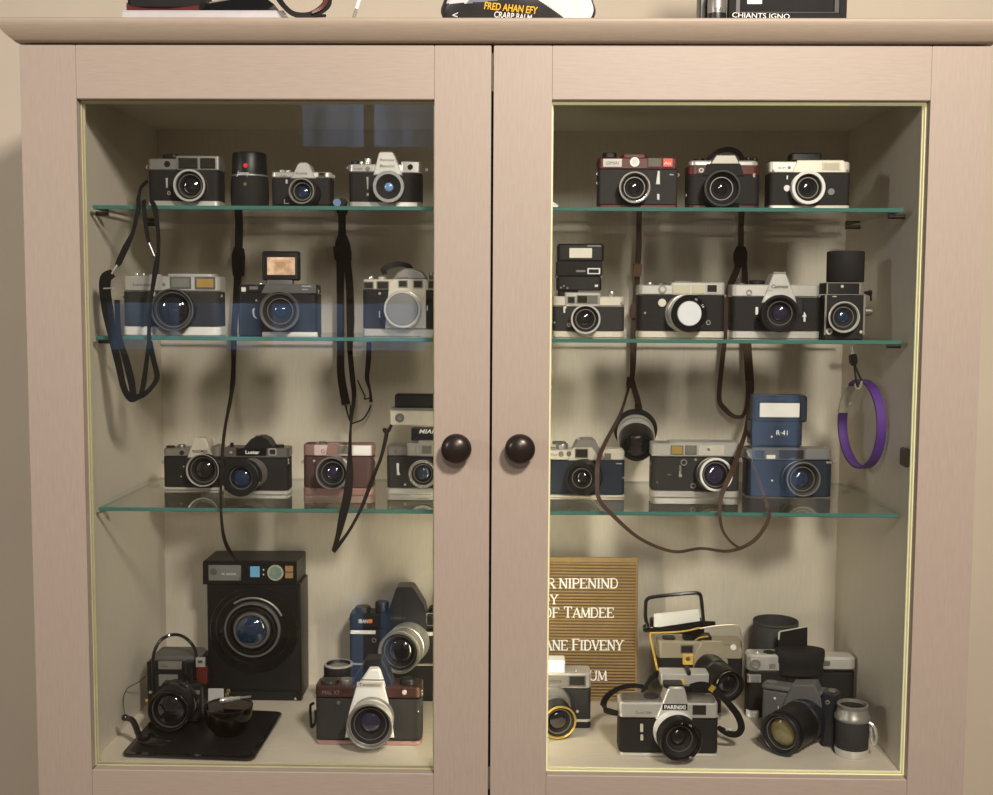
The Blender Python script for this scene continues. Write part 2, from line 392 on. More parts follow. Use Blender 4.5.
    def cord(s, m, pts, r, par=None, name='cord', smooth=6):
        bm = bmesh.new(); tube(bm, [s.w(*p) for p in pts], r*s.k, 8, smooth=smooth); return s.add(name, bm, m, par)
    def body(s, l, r, t, p, b, depth=26, rad=6, top='silver', skin='leather', base='silver', tin=.2):
        """body, top plate and base plate; t/p/b: rows of plate top, plate bottom, base plate top"""
        s.slab('body', skin, l, p, r, b, 0, depth, rad, .3)
        s.slab('top_plate', top, l-tin, t, r+tin, p, -.3, depth+.3, rad, 1.0)
        s.slab('base_plate', base, l-tin, b, r+tin, None, -.3, depth+.3, rad, .7)
    def lug(s, px, py, d=8):
        s.disc('strap_lug', 'chrome', px, py, 1.7, d+1.2, d-1.2, ring=.8)

# ---------------------------------------------------------------- the room
def wbox(name, m, x0, x1, y0, y1, z0, z1, bev=0, parent=None):
    bm = bmesh.new(); box(bm, x0, x1, y0, y1, z0, z1, bev); o = link(name, bm, m)
    if parent: o.parent = parent; o.matrix_parent_inverse = Matrix.Translation(-parent.location)
    return o
structure(wbox('wall_back', 'wall', -3, 3, .40, .50, 0, 2.6))
structure(wbox('floor', 'floor', -3, 3, -3.3, .50, -.1, 0))
M['plaster'] = mat('room_plaster', (.55, .47, .37), .9, vary=.03, vscale=4)
# wall opposite the cabinet, with windows that the glass doors mirror; low and top ones made up
WY = -3.2
def opposite_wall():
    holes = [(-1.66, -.32, 1.43, 1.66), (-.69, -.44, .02, .46), (.97, 1.20, .84, 1.30), (-.86, -.28, 2.25, 2.46)]
    xs = sorted({-3, 3, *[h[0] for h in holes], *[h[1] for h in holes]}); zs = sorted({0, 2.6, *[h[2] for h in holes], *[h[3] for h in holes]})
    bm = bmesh.new()
    for a, b in zip(xs, xs[1:]):
        for c, d in zip(zs, zs[1:]):
            if not any(h[0] <= a and b <= h[1] and h[2] <= c and d <= h[3] for h in holes): box(bm, a, b, WY-.12, WY, c, d)
    structure(link('wall_front', bm, 'plaster'))
    M['sky'] = m = mat('daylight_pane', (.2, .4, .8), .3, emit=1.0)
    nt = m.node_tree; b = nt.nodes['Principled BSDF']; tc = nt.nodes.new('ShaderNodeTexCoord'); mp = nt.nodes.new('ShaderNodeMapping'); mp.inputs['Scale'].default_value = (9, 9, 1.6)
    n = nt.nodes.new('ShaderNodeTexNoise'); n.inputs['Scale'].default_value = 1; n.inputs['Detail'].default_value = 3; r = nt.nodes.new('ShaderNodeValToRGB')
    r.color_ramp.elements[0].position = .35; r.color_ramp.elements[1].position = .65; r.color_ramp.elements[0].color = (.12, .165, .26, 1); r.color_ramp.elements[1].color = (.62, .85, 1.25, 1)
    nt.links.new(tc.outputs['Object'], mp.inputs['Vector']); nt.links.new(mp.outputs['Vector'], n.inputs['Vector']); nt.links.new(n.outputs['Fac'], r.inputs['Fac']); nt.links.new(r.outputs['Color'], b.inputs['Emission Color'])
    M['sky2'] = m2 = m.copy(); m2.node_tree.nodes['Principled BSDF'].inputs['Emission Strength'].default_value = .6
    for i, (x0, x1, z0, z1) in enumerate(holes):
        fr = bmesh.new(); n = 2 if i == 1 else max(1, round((x1-x0)/.3)); mw = .035 if i == 1 else .02
        for q in range(n+1):
            x = x0+(x1-x0)*q/n; box(fr, max(x0, x-mw), min(x1, x+mw), WY-.09, WY-.03, z0, z1)
        for z in (z0, z1-.02): box(fr, x0, x1, WY-.09, WY-.03, z, z+.02)
        f = structure(link('window_%d' % (i+1), fr, 'white'))
        bm = bmesh.new(); box(bm, x0, x1, WY-.08, WY-.07, z0, z1); link('window_pane', bm, 'sky2' if i == 1 else 'sky', f)
opposite_wall()

# ---------------------------------------------------------------- the cabinet
cab = bpy.data.objects.new('display_cabinet', None); C.objects.link(cab); cab.location = (.01, .18, 0)
tag(cab, 'wide beige wooden display cabinet with two glazed doors, full of old cameras', 'cabinet')
def cp(name, bm, m, par=None, sharp=38):
    o = link(name, bm, m, None, sharp); o.parent = par or cab
    o.matrix_parent_inverse = Matrix.Translation(-cab.location) if par is None else Matrix.Identity(4)
    return o
def cbox(name, m, *a, par=None, bev=0):
    bm = bmesh.new(); box(bm, *a, bev); return cp(name, bm, m, par)
XL, XR, GX, SL, SR = -.5797, .60, -.001, .0691, .0711
WL, WR, YB = -.5169, .5273, .341
zO, zB, zF, zC = ZT-.0662, ZT-.9119, ZT-.9105, ZT-.0519
cbox('side_panel', 'inside', XL+.004, WL, .024, YB+.012, 0, ZT+.001)
cbox('side_panel', 'inside', WR, XR-.004, .024, YB+.012, 0, ZT+.001)
cbox('back_panel', 'inside', WL, WR, YB, YB+.012, .1, ZT)
cbox('top_panel', 'inside_h', WL, WR, .024, YB, zC, ZT+.001)
cbox('bottom_panel', 'inside_h', WL, WR, .022, YB, zF-.03, zF)
cbox('centre_gap_strip', 'gap', GX-.02, GX+.02, .0225, .0238, zF, zC)
cbox('lower_panel', 'door_v', XL+.004, XR-.004, .002, .022, .08, zB-.075, bev=.002)
cbox('plinth', 'door_h', XL+.02, XR-.02, .02, .04, 0, .08)
bm = bmesh.new()
R = []
for z, o in ((.0012, .0), (.0012, .003), (.004, .006), (.006, .0085), (.011, .0135), (.018, .0185), (.0225, .0205), (.0255, .0205), (.0268, .019)):
    x0, x1, y0, y1 = XL-o, XR+o, -o, YB+.014
    R.append([(x0, y0, ZT+z), (x1, y0, ZT+z), (x1, y1, ZT+z), (x0, y1, ZT+z)])
loft(bm, R); cp('cornice', bm, 'cornice', sharp=50)
ZTOP = ZT+.0268

for i, (za, zb_, st) in enumerate(((zF+.02, ZT-.60, 30), (ZT-.565, ZT-.38, 5), (ZT-.345, ZT-.215, .8))):  # unseen glowing bars added behind the centre stile to brighten the compartments
    lm = mat('warm_fill_%s' % ('low', 'middle', 'upper')[i], (.9, .85, .7), .5, emit=st, ecol=(1, .90, .64)); M['fill_glow%d' % i] = lm
    bm = bmesh.new(); box(bm, GX-.012, GX+.012, .0245, .030, za, zb_, .002); cp('fill_light_bar', bm, 'fill_glow%d' % i)

def door(x0, x1, s, knob_px, hinge_x, bead):
    bm = bmesh.new(); b = .0011; g = .0002; zb, zt = zB-.071, ZT-.0012
    box(bm, x0, x0+s-g, 0, .022, zb, zt, b, 0); box(bm, x1-s+g, x1, 0, .022, zb, zt, b, 0)
    box(bm, x0+s+g, x1-s-g, 0, .022, zO, zt, b, 1); box(bm, x0+s+g, x1-s-g, 0, .022, zb, zB, b, 1)
    for xx in (x0+s, x1-s):
        box(bm, xx-.0006, xx+.0006, .0008, .02, zO, zt-.001, 0, 2); box(bm, xx-.0006, xx+.0006, .0008, .02, zb+.001, zB, 0, 2)
    d = cp('door', bm, ['door_v', 'door_h', 'groove'])
    xa, xb = x0+s, x1-s
    bm = bmesh.new(); box(bm, xa, xb, .0160, .0195, zO+.0+-0, zB) if False else box(bm, xa, xb, .0160, .0195, zB, zO)
    cp('glass_pane', bm, 'pane', d)
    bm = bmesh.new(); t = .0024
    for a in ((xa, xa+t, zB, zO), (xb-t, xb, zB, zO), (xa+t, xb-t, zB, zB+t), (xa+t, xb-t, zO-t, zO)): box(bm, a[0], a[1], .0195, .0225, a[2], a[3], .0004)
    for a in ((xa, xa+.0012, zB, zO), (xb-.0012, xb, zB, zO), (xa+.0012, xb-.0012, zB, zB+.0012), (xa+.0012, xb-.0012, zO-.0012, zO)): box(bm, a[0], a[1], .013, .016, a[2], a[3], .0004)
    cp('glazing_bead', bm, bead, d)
    p = onY(knob_px[0], knob_px[1], -.020); p0 = Vector((p.x, 0, p.z))
    bm = bmesh.new(); r = .0188
    pr = [(-.002, .0105), (.001, .0105), (.003, .007), (.011, .0065), (.0135, .010), (.0155, r*.93), (.018, r), (.0215, r*.97), (.025, r*.82), (.0275, r*.58), (.029, r*.3), (.0294, 0)]
    lathe(bm, pr, p0, (0, -1, 0), 48); cp('knob', bm, 'bronze', d, 60)
    for z in (ZT-.155, ZT-.84):
        bm = bmesh.new(); lathe(bm, [(0, .0035), (.05, .0035)], (hinge_x, .014, z-.025), (0, 0, 1), 14)
        cp('hinge', bm, 'bronze', d)
    return d
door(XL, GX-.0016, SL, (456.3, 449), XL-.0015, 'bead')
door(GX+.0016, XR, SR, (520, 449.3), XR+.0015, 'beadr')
# inner cup hinges on the right wall
for z in (ZT-.505,):
    cbox('cup_hinge', 'bronze', WR-.006, WR, .026, .046, z-.012, z+.012, bev=.002)

SH = [ZT-.1939, ZT-.3597, ZT-.5815]          # middle of each shelf's edge
YS0, YS1 = .042, .305
def shelf(z, x0, x1):
    bm = bmesh.new(); box(bm, x0, x1, YS0, YS1, z-.0025, z+.0025, .0005)
    bm.faces.ensure_lookup_table(); bm.normal_update()
    for f in bm.faces:
        c = f.calc_center_median()
        if abs(f.normal.z) < .3 or (abs(c.y-YS0) < .0012): f.material_index = 1
    cp('glass_shelf', bm, ['shelf', 'edge'])
    for x in (x0+.004, x1-.004):
        for y in (.075, .27):
            b2 = bmesh.new(); e = WL if x < 0 else WR; q = .016 if x < 0 else -.016
            lathe(b2, [(0, .003), (abs(e-x)+.004, .003)], (e, y, z-.0056), (1 if x < 0 else -1, 0, 0), 12); cp('shelf_pin', b2, 'bronze')
shelf(SH[0], WL+.008, WR-.013); shelf(SH[1], WL+.008, WR-.010); shelf(SH[2], WL+.007, WR-.007)
ZS = [z+.0026 for z in SH]
def on(n, px, Y): return toZ(px, ZS[n-1], Y)
def fl(px, py): return onZ(px, py, zF+.0003)

# ---------------------------------------------------------------- top shelf, left door
c = T('rangefinder_camera', 'two-tone rangefinder camera with black skin, leftmost on the top glass shelf', 'camera', on(1, 183, .10))
c.body(147.5, 219, 158.5, 170.3, 200.6, 28, 5, 'pewter', 'leather', 'silver')
c.slab('finder_housing', 'pewter', 175, 155.6, 219.2, 170.3, -1.2, 26, 2, .8)
c.window(178.3, 158, 197.5, 168.6, 'wdark', 'black', -1.2); c.window(200, 158, 215.3, 168.6, 'wdark', 'black', -1.2)
c.disc('rangefinder_eye', 'black', 167, 164, 3, 1, -1)
c.slab('accessory_shoe', 'black', 162, 153.8, 177, 158, 6, 20, 4, .6)
c.lens(189, 185.3, 16, 14, 'pewter', 'black', 'silver', 'glass', .14, mid=(.2, .8), rec=.5)
c.poly('self_timer_lever', 'silver', [(165.8, 178), (168.2, 178), (167.9, 188), (166.2, 188)], 0, -1.5); c.disc('release_button', 'chrome', 168.8, 193, 2, 0, -1.4, ring=.9)
c.lug(147.3, 167); c.lug(149.5, 187)
c.strap('bstrap', [(147, 181, .11), (141, 188, .09), (138.5, 198, .035), (138.2, 209, .029), (132.5, 234, .029)], [3, 4, 4, 4, 3.5])
c.strap('bstrap', [(133, 233, .029), (126, 247, .029), (119.5, 261, .029), (117, 266, .029)], [3.5, 6, 6, 4], name='strap_pad')
c.cord('chrome', [(117.5, 265, .029), (112, 274, .029)], 1.3, name='strap_ring')
c.strap('bstrap', [(113, 273, .029), (106, 278, .029), (105, 290, .029), (108, 312, .029), (112, 335, .029), (118, 362, .029), (124, 388, .029), (131, 399, .029), (138, 397, .029)], [8, 11, 11, 11, 8, 6.5, 6, 6, 5])
c.strap('bstrap', [(117, 300, .030), (119, 335, .030), (126, 360, .030), (131, 380, .030), (133.5, 396, .030)], [5, 5, 6.5, 7, 6])
c.cord('chrome', [(103.5, 288.6, .026), (112.6, 288.2, .026)], .9, name='strap_buckle', smooth=0)
c.strap('bstrap', [(144, 200, .035), (144.3, 210, .029), (146, 228, .029), (149, 243, .029)], [4, 4, 3.5, 3.5])
c.cord('chrome', [(149, 243, .029), (154.5, 256, .029)], .9, name='strap_ring')
c.strap('bstrap', [(151, 200, .035), (155, 209, .029), (158, 231, .029), (158.3, 252, .029), (157.5, 258, .029), (155.5, 270, .029), (151, 300, .029), (149, 330, .029), (149, 342, .029), (146.5, 362, .029), (143.5, 384, .029), (141, 394, .029)], [4, 5, 3.5, 3, 4, 5, 3, 3.5, 4, 4, 5, 4])
c.strap('bstrap', [(150, 341, .031), (153.5, 360, .031), (157, 377, .031), (151, 388, .031), (143, 395, .031), (133, 398, .031)], [4, 5, 5, 4, 5, 6])

c = T('lens_case', 'tall black lens case with a red dot, upright on the top glass shelf', 'lens case', on(1, 250.5, .10))
a = c.pt(250, 200, 17); kk = c.k
def topz(py, d=0): return c.pt(250, py, d).z
bm = bmesh.new(); z1 = topz(175); lathe(bm, [(0, 16.2*kk), (1.5*kk, 18.6*kk), (z1*.4, 19.2*kk), (z1*.8, 18.8*kk), (z1, 18*kk)], (a.x, 17*kk, 0), (0, 0, 1), 40); c.add('lower_barrel', bm, 'matte')
bm = bmesh.new(); z2 = topz(151); lathe(bm, [(z1, 18*kk), (z1+2*kk, 18.1*kk), (z2-2*kk, 17.4*kk), (z2-.4*kk, 16.6*kk), (z2, 14.5*kk)], (a.x-.2*kk, 17*kk, 0), (0, 0, 1), 12); c.add('lid', bm, 'black')
bm = bmesh.new(); lathe(bm, [(z1-.6*kk, 18.3*kk), (z1-.4*kk, 18.7*kk), (z1+1.0*kk, 18.7*kk), (z1+1.2*kk, 18.3*kk)], (a.x, 17*kk, 0), (0, 0, 1), 40, False, False); c.add('trim_band', bm, 'pewter')
c.disc('red_dot', 'reddot', 245.3, 165.5, 2.3, 2, -1.2)
c.text('Jomoy', 243, 173, 4.2, -2.4, 'wprint', 13, shear=.3); c.disc('emblem', 'brass', 245, 184, 1.8, 2, -2.6)
c.strap('dstrap', [(239, 202, .30), (239, 212, .318), (239, 232, .318), (238.5, 252, .318)], [6, 8, 9, 9])
c.strap('dstrap', [(239, 248, .312), (238.5, 256, .312), (238.3, 266, .312), (238.5, 276, .312)], [11, 15, 14, 12], name='strap_buckle', th=4)
c.strap('dstrap', [(238, 272, .318), (236, 300, .318), (234, 335, .318), (233.5, 365, .316), (232.5, 385, .27), (229.5, 405, .17), (225.5, 425, .08), (222.5, 450, .036), (221, 480, .030), (221, 510, .030), (223.5, 535, .032), (229, 550, .06), (238, 561, .15), (248, 569, .25)], [9, 7, 7, 5, 6.5, 6, 3, 3, 2.2, 2.2, 3.2, 4, 3.5, 2.5])

def slr(c, l, r, t, p, b, prism, top='silver', skin='leather', base='silver', pm=None, depth=26, rad=5, pd=(-1.5, 20), back=None):
    c.body(l, r, t, p, b, depth, rad, top, skin, base)
    if prism: c.poly('prism_housing', pm or top, prism, pd[0], pd[1], .9, back=back)

c = T('reflex_camera', 'small reflex camera with blue-rimmed lens, right of the black lens case on the top shelf', 'camera', on(1, 301, .10))
slr(c, 271, 331, 171.8, 177.8, 204.6, [(290.6, 178.6), (315.8, 178.6), (309, 164.2), (306.5, 162.4), (300, 162.4), (297.5, 164.2)], base='black', depth=24)
c.lens(301.3, 190.9, 12.6, 34, 'black', 'matte', 'pewter', 'gblue', .12, bodyr=1.05, gripr=1.1, mid=(.35, .84), rec=.8, gl=.5)
c.window(318, 171.8, 325.6, 176.6, 'wdark', 'gunmetal', -.3); c.text('Icooa', 301.5, 173, 2.8, -1.7, 'print', 11)
c.text('I.x.', 284, 175.4, 2, -.5, 'print', 6)
c.knob('shutter_dial', 'chrome', 282, 171.8, 170, 3, 10); c.knob('rewind_knob', 'silver', 288, 171.8, 170.5, 2.6, 12); c.knob('wind_knob', 'silver', 334, 172, 169.5, 0.2, 10) if False else None
c.plate('self_timer_lever', 'silver', 285.6, 179.5, 288, 184, 0, -1.5, 1); c.poly('sync_mark', 'silver', [(284, 199.5), (285, 199.5), (285, 203), (289, 203), (289, 204), (284, 204)], 0, -.4, 0)
c.lug(333.5, 176.5)

c = T('watch_style_fob', 'small round silver-faced fob at the top of a doubled brown strap, on the top shelf', 'strap', on(1, 340, .105))
c.disc('fob_body', 'black', 341.5, 202.3, 4.4, 8, -1); c.disc('fob_face', 'pblue', 336.8, 202.5, 3.4, 0, -2.2); c.disc('fob_rim', 'chrome', 336.8, 202.5, 4, -.6, -2.6, ring=3.3)
c.strap('dstrap', [(341, 203, .15), (342, 209, .314), (342, 222, .318), (342, 238, .318)], [7, 8, 8, 9], name='strap')
c.strap('dstrap', [(342.5, 234, .316), (340, 245, .316), (340.3, 262, .316), (340.3, 300, .316), (340.5, 345, .316), (341, 375, .316), (346, 404.5, .316)], [9, 11, 9, 8, 8, 9, 10])
c.strap('dstrap', [(343, 236, .312), (346, 248, .312), (347, 262, .310), (349.5, 285, .312), (350.5, 320, .312), (350, 350, .312), (352.5, 378, .31), (354, 395, .29), (352, 415, .22), (350.5, 430, .15), (349.8, 455, .060), (349.5, 475, .036), (347.5, 495, .030), (343, 515, .030), (338, 536, .030), (333.5, 551, .030)], [9, 11, 9, 8.5, 9, 6, 6, 5, 3, 2.4, 4, 7.5, 8.5, 8, 5, 4])
c.strap('dstrap', [(333.5, 552, .033), (338, 546, .033), (349, 531, .033), (359, 513, .035), (365, 499, .04), (371, 483, .06), (377, 468, .10), (381.5, 456, .13), (386.5, 434, .15), (384.5, 430, .15), (388, 431, .15), (391.5, 425, .16)], [3.5, 4, 3, 3, 3.6, 4, 3, 3.4, 4.5, 5, 4, 3])
c.strap('dstrap', [(339, 246, .31), (340, 253, .309), (340.4, 260, .31)], [13, 14, 12], name='strap_keeper', th=4)
c.strap('dstrap', [(346.5, 247, .305), (347, 253, .305), (347.3, 261, .306)], [9, 10, 9], name='strap_keeper', th=4)
c.cord('bstrap', [(345.5, 405, .316), (349, 418, .314), (351.5, 423, .312), (355, 422.5, .312), (363, 419, .312), (369, 410, .312), (370.5, 405, .312)], .9, name='strap_cord')
c.cord('bstrap', [(350.5, 405, .316), (350, 416, .314), (351.5, 423, .312)], .8, name='strap_cord')

c = T('reflex_camera', 'silver and black reflex camera with pale blue lens glass, rightmost on the left top shelf', 'camera', on(1, 385, .10))
slr(c, 348.6, 421, 164, 172.3, 201.6, [(373, 175.2), (402.6, 175.2), (393.8, 153.4), (392, 151.6), (380.2, 151.6), (378.4, 153.4)], depth=28)
c.slab('metering_housing', 'silver', 400.5, 161.2, 421.2, 173, -.8, 26, 3, .9)
c.lens(388.3, 186.6, 15.6, 16, 'silver', 'black', 'chrome', 'pblue', .2, mid=(.1, .7), gl=.36, rings=False, rec=.3, hole=.78)
c.disc('exposure_dial', 'wdark', 410.2, 167, 2.8, 0, -1.6); c.disc('release_button', 'midgrey', 367.7, 168.7, 2.2, 0, -1)
c.knob('rewind_knob', 'black', 355, 164, 161, 4, 10); c.knob('shutter_dial', 'silver', 368, 164, 158.5, 3.4, 9); c.knob('frame_counter', 'silver', 361.5, 164, 161.6, 2, 8)
c.poly('self_timer_lever', 'chrome', [(366.4, 177), (369, 177), (368.6, 189.5), (367, 189.5)], 0, -2); c.poly('lever_foot', 'chrome', [(366.6, 193), (369.2, 193), (369.2, 196), (366.6, 196)], 0, -1)
c.text('Pannoxas', 387.2, 159.8, 2.6, -1.8, 'print', 14); c.text('Beuzisi', 387.2, 165.8, 2.9, -1.8, 'print', 15, shear=.2); c.text('V.600', 358, 168.8, 1.6, -.5, 'print', 8)
c.lug(348.3, 168); c.lug(426.5, 170, 20)

# ---------------------------------------------------------------- second shelf, left door
c = T('rangefinder_camera', 'big bright silver rangefinder camera with an amber window, on the second shelf', 'camera', on(2, 171, .075))
c.body(122, 219.5, 276, 291.3, 326.5, 30, 7, 'silver', 'grey_leather', 'white')
c.slab('raised_top', 'silver', 166, 273.6, 214, 277, 2, 26, 6, .8)
c.window(169.6, 276.6, 191, 289, 'wgrey', 'grey', -.3, fw_=2); c.window(194.5, 276.8, 215.3, 289.4, 'wamber', 'grey', -.3, fw_=2)
c.lens(171.8, 309.8, 21.2, 17, 'black', 'black', 'grey', 'glass', .07, mid=(.25, .8), gl=.72, rec=.3)
c.disc('release_button', 'chrome', 152.5, 294, 2.9, 0, -2.2); c.disc('eye', 'midgrey', 163.8, 284.6, 1.8, 0, -.8)
c.plate('self_timer_lever', 'navy', 141, 298, 144.6, 327, 0, -2, 1.5)
c.knob('shutter_release', 'chrome', 137.2, 276, 273, 2.4, 10); c.knob('wind_knob', 'silver', 144, 276, 273.6, 1.6, 10); c.slab('advance_lever', 'silver', 148, 274.4, 161, 276, 5, 12, 2, .4)
c.text('Lunnoosar', 144.5, 284.4, 3.4, -.5, 'print', 23); c.lug(220.5, 296); c.lug(121.5, 297)

c = T('instant_camera', 'black compact camera with a lit flip-up screen, on the second shelf', 'camera', on(2, 280, .09))
c.slab('body', 'black', 237, 293.5, 317, None, 0, 30, 5, .8)
c.slab('top_plate', 'black', 238, 284.4, 316.6, 293.5, -.3, 30, 5, 1)
c.poly('front_band', 'grey', [(261, 293.2), (316, 293.2), (316, 284.2), (265.5, 284.2)], -.8, 2, .3)
c.slab('base_plate', 'white', 262, 331.9, 317, None, -.6, 10, 1, .2)
c.lens(279.2, 311.2, 19.8, 15, 'black', 'black', 'gunmetal', 'gblue', .06, mid=(.3, .84), gl=.35, rec=.4)
c.slab('screen_stem', 'gunmetal', 266, 279, 293, 284.6, 8, 16, 2, .5)
f = c.slab('flip_screen', 'black', 261.4, 251, 299.2, 280.6, 7, 18, 3, 1.6); c.plate('display', 'screen', 267, 257.2, 295, 275, 6.6, 8, .5, .1, f)
c.window(241, 287, 246, 292, 'flash', 'silver', -.3, 'flash_window', .6); c.window(249, 286, 258, 290, 'wgrey', 'grey', -.3)
c.poly('grip_trim', 'silver', [(252.8, 309), (254.2, 308), (255, 308.4), (254.2, 312), (255, 316), (257.4, 318.4), (256.4, 319), (253.6, 316.6), (252.5, 312)], 0, -1.2, .2)
c.disc('self_timer_lamp', 'chrome', 256.2, 300.5, 1, 0, -.8)
c.text('NUAAS', 306.5, 286.2, 1.4, -1, 'wprint', 9); c.text('AUUAX', 305, 289.4, 1.3, -1, 'wprint', 6); c.text('= CUB =', 279, 287.2, 1.4, -1, 'midgrey', 8)
c.knob('shutter_release', 'chrome', 261, 284.6, 283, 1.8, 9); c.lug(317.5, 291)

c = T('rangefinder_camera', 'silver-fronted camera with a grey lens cap, against the centre stile on the second shelf', 'camera', on(2, 403, .10))
c.body(362.5, 446, 279.2, 290, 328.6, 28, 5, 'cream', 'leather', 'silver')
c.poly('front_panel', 'cream', [(385, 328.4), (426, 328.4), (426, 279), (393, 279), (389, 284)], -1.6, 4, .6)
c.poly('dome_housing', 'pewter', [(392, 279.4), (427, 279.4), (423, 272), (415, 268.2), (405, 268), (398, 271.5)], 1, 20, 1.2)
c.window(363.2, 281.5, 373.6, 289, 'wdark', 'gunmetal', -.4); c.window(376.5, 281, 389, 289.6, 'wdark', 'gunmetal', -.4)
c.window(398, 280, 407.8, 287.6, 'wdark', 'pewter', -1.8); c.window(413, 280, 423, 288.4, 'wdark', 'pewter', -1.8); c.window(427.5, 280, 439, 289, 'wdark', 'gunmetal', -.4)
c.lens(402.2, 309.4, 18.4, 17, 'silver', 'silver', 'silver', 'glass', .14, mid=(.2, .7), cap='capgrey', capr=.86, bodyr=1.0)
c.knob('wind_knob', 'chrome', 371, 279.4, 276.4, 2.4, 9); c.knob('shutter_dial', 'silver', 382, 279.4, 276.6, 4, 10); c.knob('rewind_knob', 'gunmetal', 432, 279.4, 273, 3, 10)
c.text('Camoa', 402, 277.6, 2.2, .5, 'print', 12); c.disc('sync_socket', 'chrome', 379.5, 293.5, 1.4, 0, -1); c.poly('self_timer_lever', 'chrome', [(378.8, 311), (380.4, 311), (380.6, 318), (378.8, 318)], 0, -1.4)
c.poly('catch', 'chrome', [(426.5, 306), (428, 305), (428, 311), (426.5, 310)], -1, -3, .2)
c.strap('matte', [(385, 274, .11), (384, 269.5, .108), (391, 265.5, .11), (400, 264, .12), (408, 266, .13), (413, 271, .14)], [4, 6, 5, 5, 5, 5], name='carry_strap', th=3)
c.strap('dstrap', [(369, 342, .318), (368.5, 360, .318), (367, 378, .318), (370, 390, .318), (371, 402, .318)], [5.5, 6, 5, 2.5, 4])
c.cord('bstrap', [(357.5, 380, .318), (361, 388, .318), (365, 396, .318), (364.5, 399, .318), (370, 398, .318)], .8, name='strap_cord')

# ---------------------------------------------------------------- third shelf, left door
c = T('reflex_camera', 'silver-topped reflex camera with black skin, leftmost on the third shelf', 'camera', on(3, 193, .185))
slr(c, 162.6, 220, 448.6, 456.8, 487.2, [(187, 458), (213.2, 458), (205.6, 439.6), (204, 438), (195.4, 438), (193.6, 439.6)], top='pewter', pm='cream', depth=25)
c.slab('right_top', 'pewter', 211, 446.4, 220.2, 457, -.6, 24, 3, .8)
c.lens(202.2, 470.6, 16.4, 14, 'black', 'black', 'silver', 'glass', .06, mid=(.3, .86), rec=.5)
c.text('RULOMEX', 200, 451.2, 2.7, -1.9, 'print', 15, bold=.02); c.disc('flash_socket', 'wdark', 181.6, 452.8, 2.3, 0, -1)
c.knob('rewind_knob', 'black', 170.7, 448.8, 445.6, 4.4, 10); c.knob('shutter_dial', 'gunmetal', 181.8, 448.8, 444.4, 4, 10)
c.disc('screw', 'chrome', 183.6, 466.6, .9, 0, -.8); c.disc('screw', 'chrome', 181, 476.6, .9, 0, -.8); c.lug(163, 462)

c = T('reflex_camera', 'black and gunmetal reflex camera with a long blue-glass zoom lens, on the third shelf', 'camera', on(3, 256, .150))
slr(c, 222.7, 288, 448, 458.2, 490.6, [(242.6, 449), (274, 449), (267.6, 439.6), (264, 438), (262, 436.8), (256, 436.8), (253, 438), (250.6, 439.2)], top='gunmetal', pm='black', pd=(0, 22))
f = c.plate('name_plate', 'gloss', 236.2, 448.2, 266.4, 455.8, -1.8, 1, .8, .3); c.text('Lustar', 252.5, 452.2, 3.4, -2, 'wprint', 14, f, bold=.02)
c.window(268.4, 448.4, 276.4, 455.6, 'wdark', 'silver', -.8)
c.lens(239.6, 478.6, 17.6, 46, 'pewter', 'black', 'black', 'gblue', .3, mount=(252.4, 473), mid=(.5, .8), bodyr=.84, gripr=.95, gl=.75, rec=.5)
c.knob('rewind_knob', 'black', 279.8, 448.2, 444.6, 4.4, 10); c.knob('shutter_dial', 'black', 232, 448.2, 442.6, 1.8, 10); c.disc('release_button', 'chrome', 230.5, 452.6, 1.6, 0, -1.4); c.lug(287, 460, 4); c.lug(287, 463, 4)
c.slab('hot_shoe', 'gunmetal', 254.5, 436.2, 263.5, 437.4, 5, 15, 1, .2)

c = T('compact_camera', 'rose-coloured compact camera with brown skin, on the third shelf behind the hanging strap', 'camera', on(3, 340, .150))
c.body(302.5, 373, 444.5, 456.4, 487.6, 26, 7, 'pink', 'brown_leather', 'pink')
c.plate('front_plate', 'palepink', 314, 445, 371.5, 456, -1, 2, 1, .3); c.slab('winder_block', 'black', 304.5, 443.6, 315, 447.6, 4, 18, 4, .6)
c.poly('plate_step', 'pink', [(325, 456.4), (340, 456.4), (340, 443.2), (328, 443.2)], -1.3, 10, .4)
c.window(336.8, 445.6, 349.4, 454, 'wgrey', 'pewter', -1.4); c.plate('light_meter_window', 'card', 353, 445.6, 370.6, 455, -1.4, 0, .6, .2)
f = c.plate('badge', 'palepink', 320, 448, 325.8, 455, -1.7, 0, .8, .2); c.text('G', 322.8, 451.4, 4, -1.9, 'print', 3.4, f)
c.lens(331.4, 473.4, 16.2, 22, 'pewter', 'pewter', 'pewter', 'gpurple', .1, mount=(336.8, 472), bodyr=1.0, gripr=1.0, mid=(.4, .86), gl=.5, rec=.5)
c.plate('trim_line', 'copper', 314.6, 445, 315.6, 490.6, -.9, 1, .2, .1)
c.knob('shutter_dial', 'gunmetal', 323, 444.4, 441.6, 4, 10); c.knob('wind_knob', 'silver', 335.5, 443.4, 441.4, 4, 11); c.disc('self_timer_lever', 'cream', 314, 461, 1.2, 0, -2); c.lug(303, 462); c.lug(374, 459)

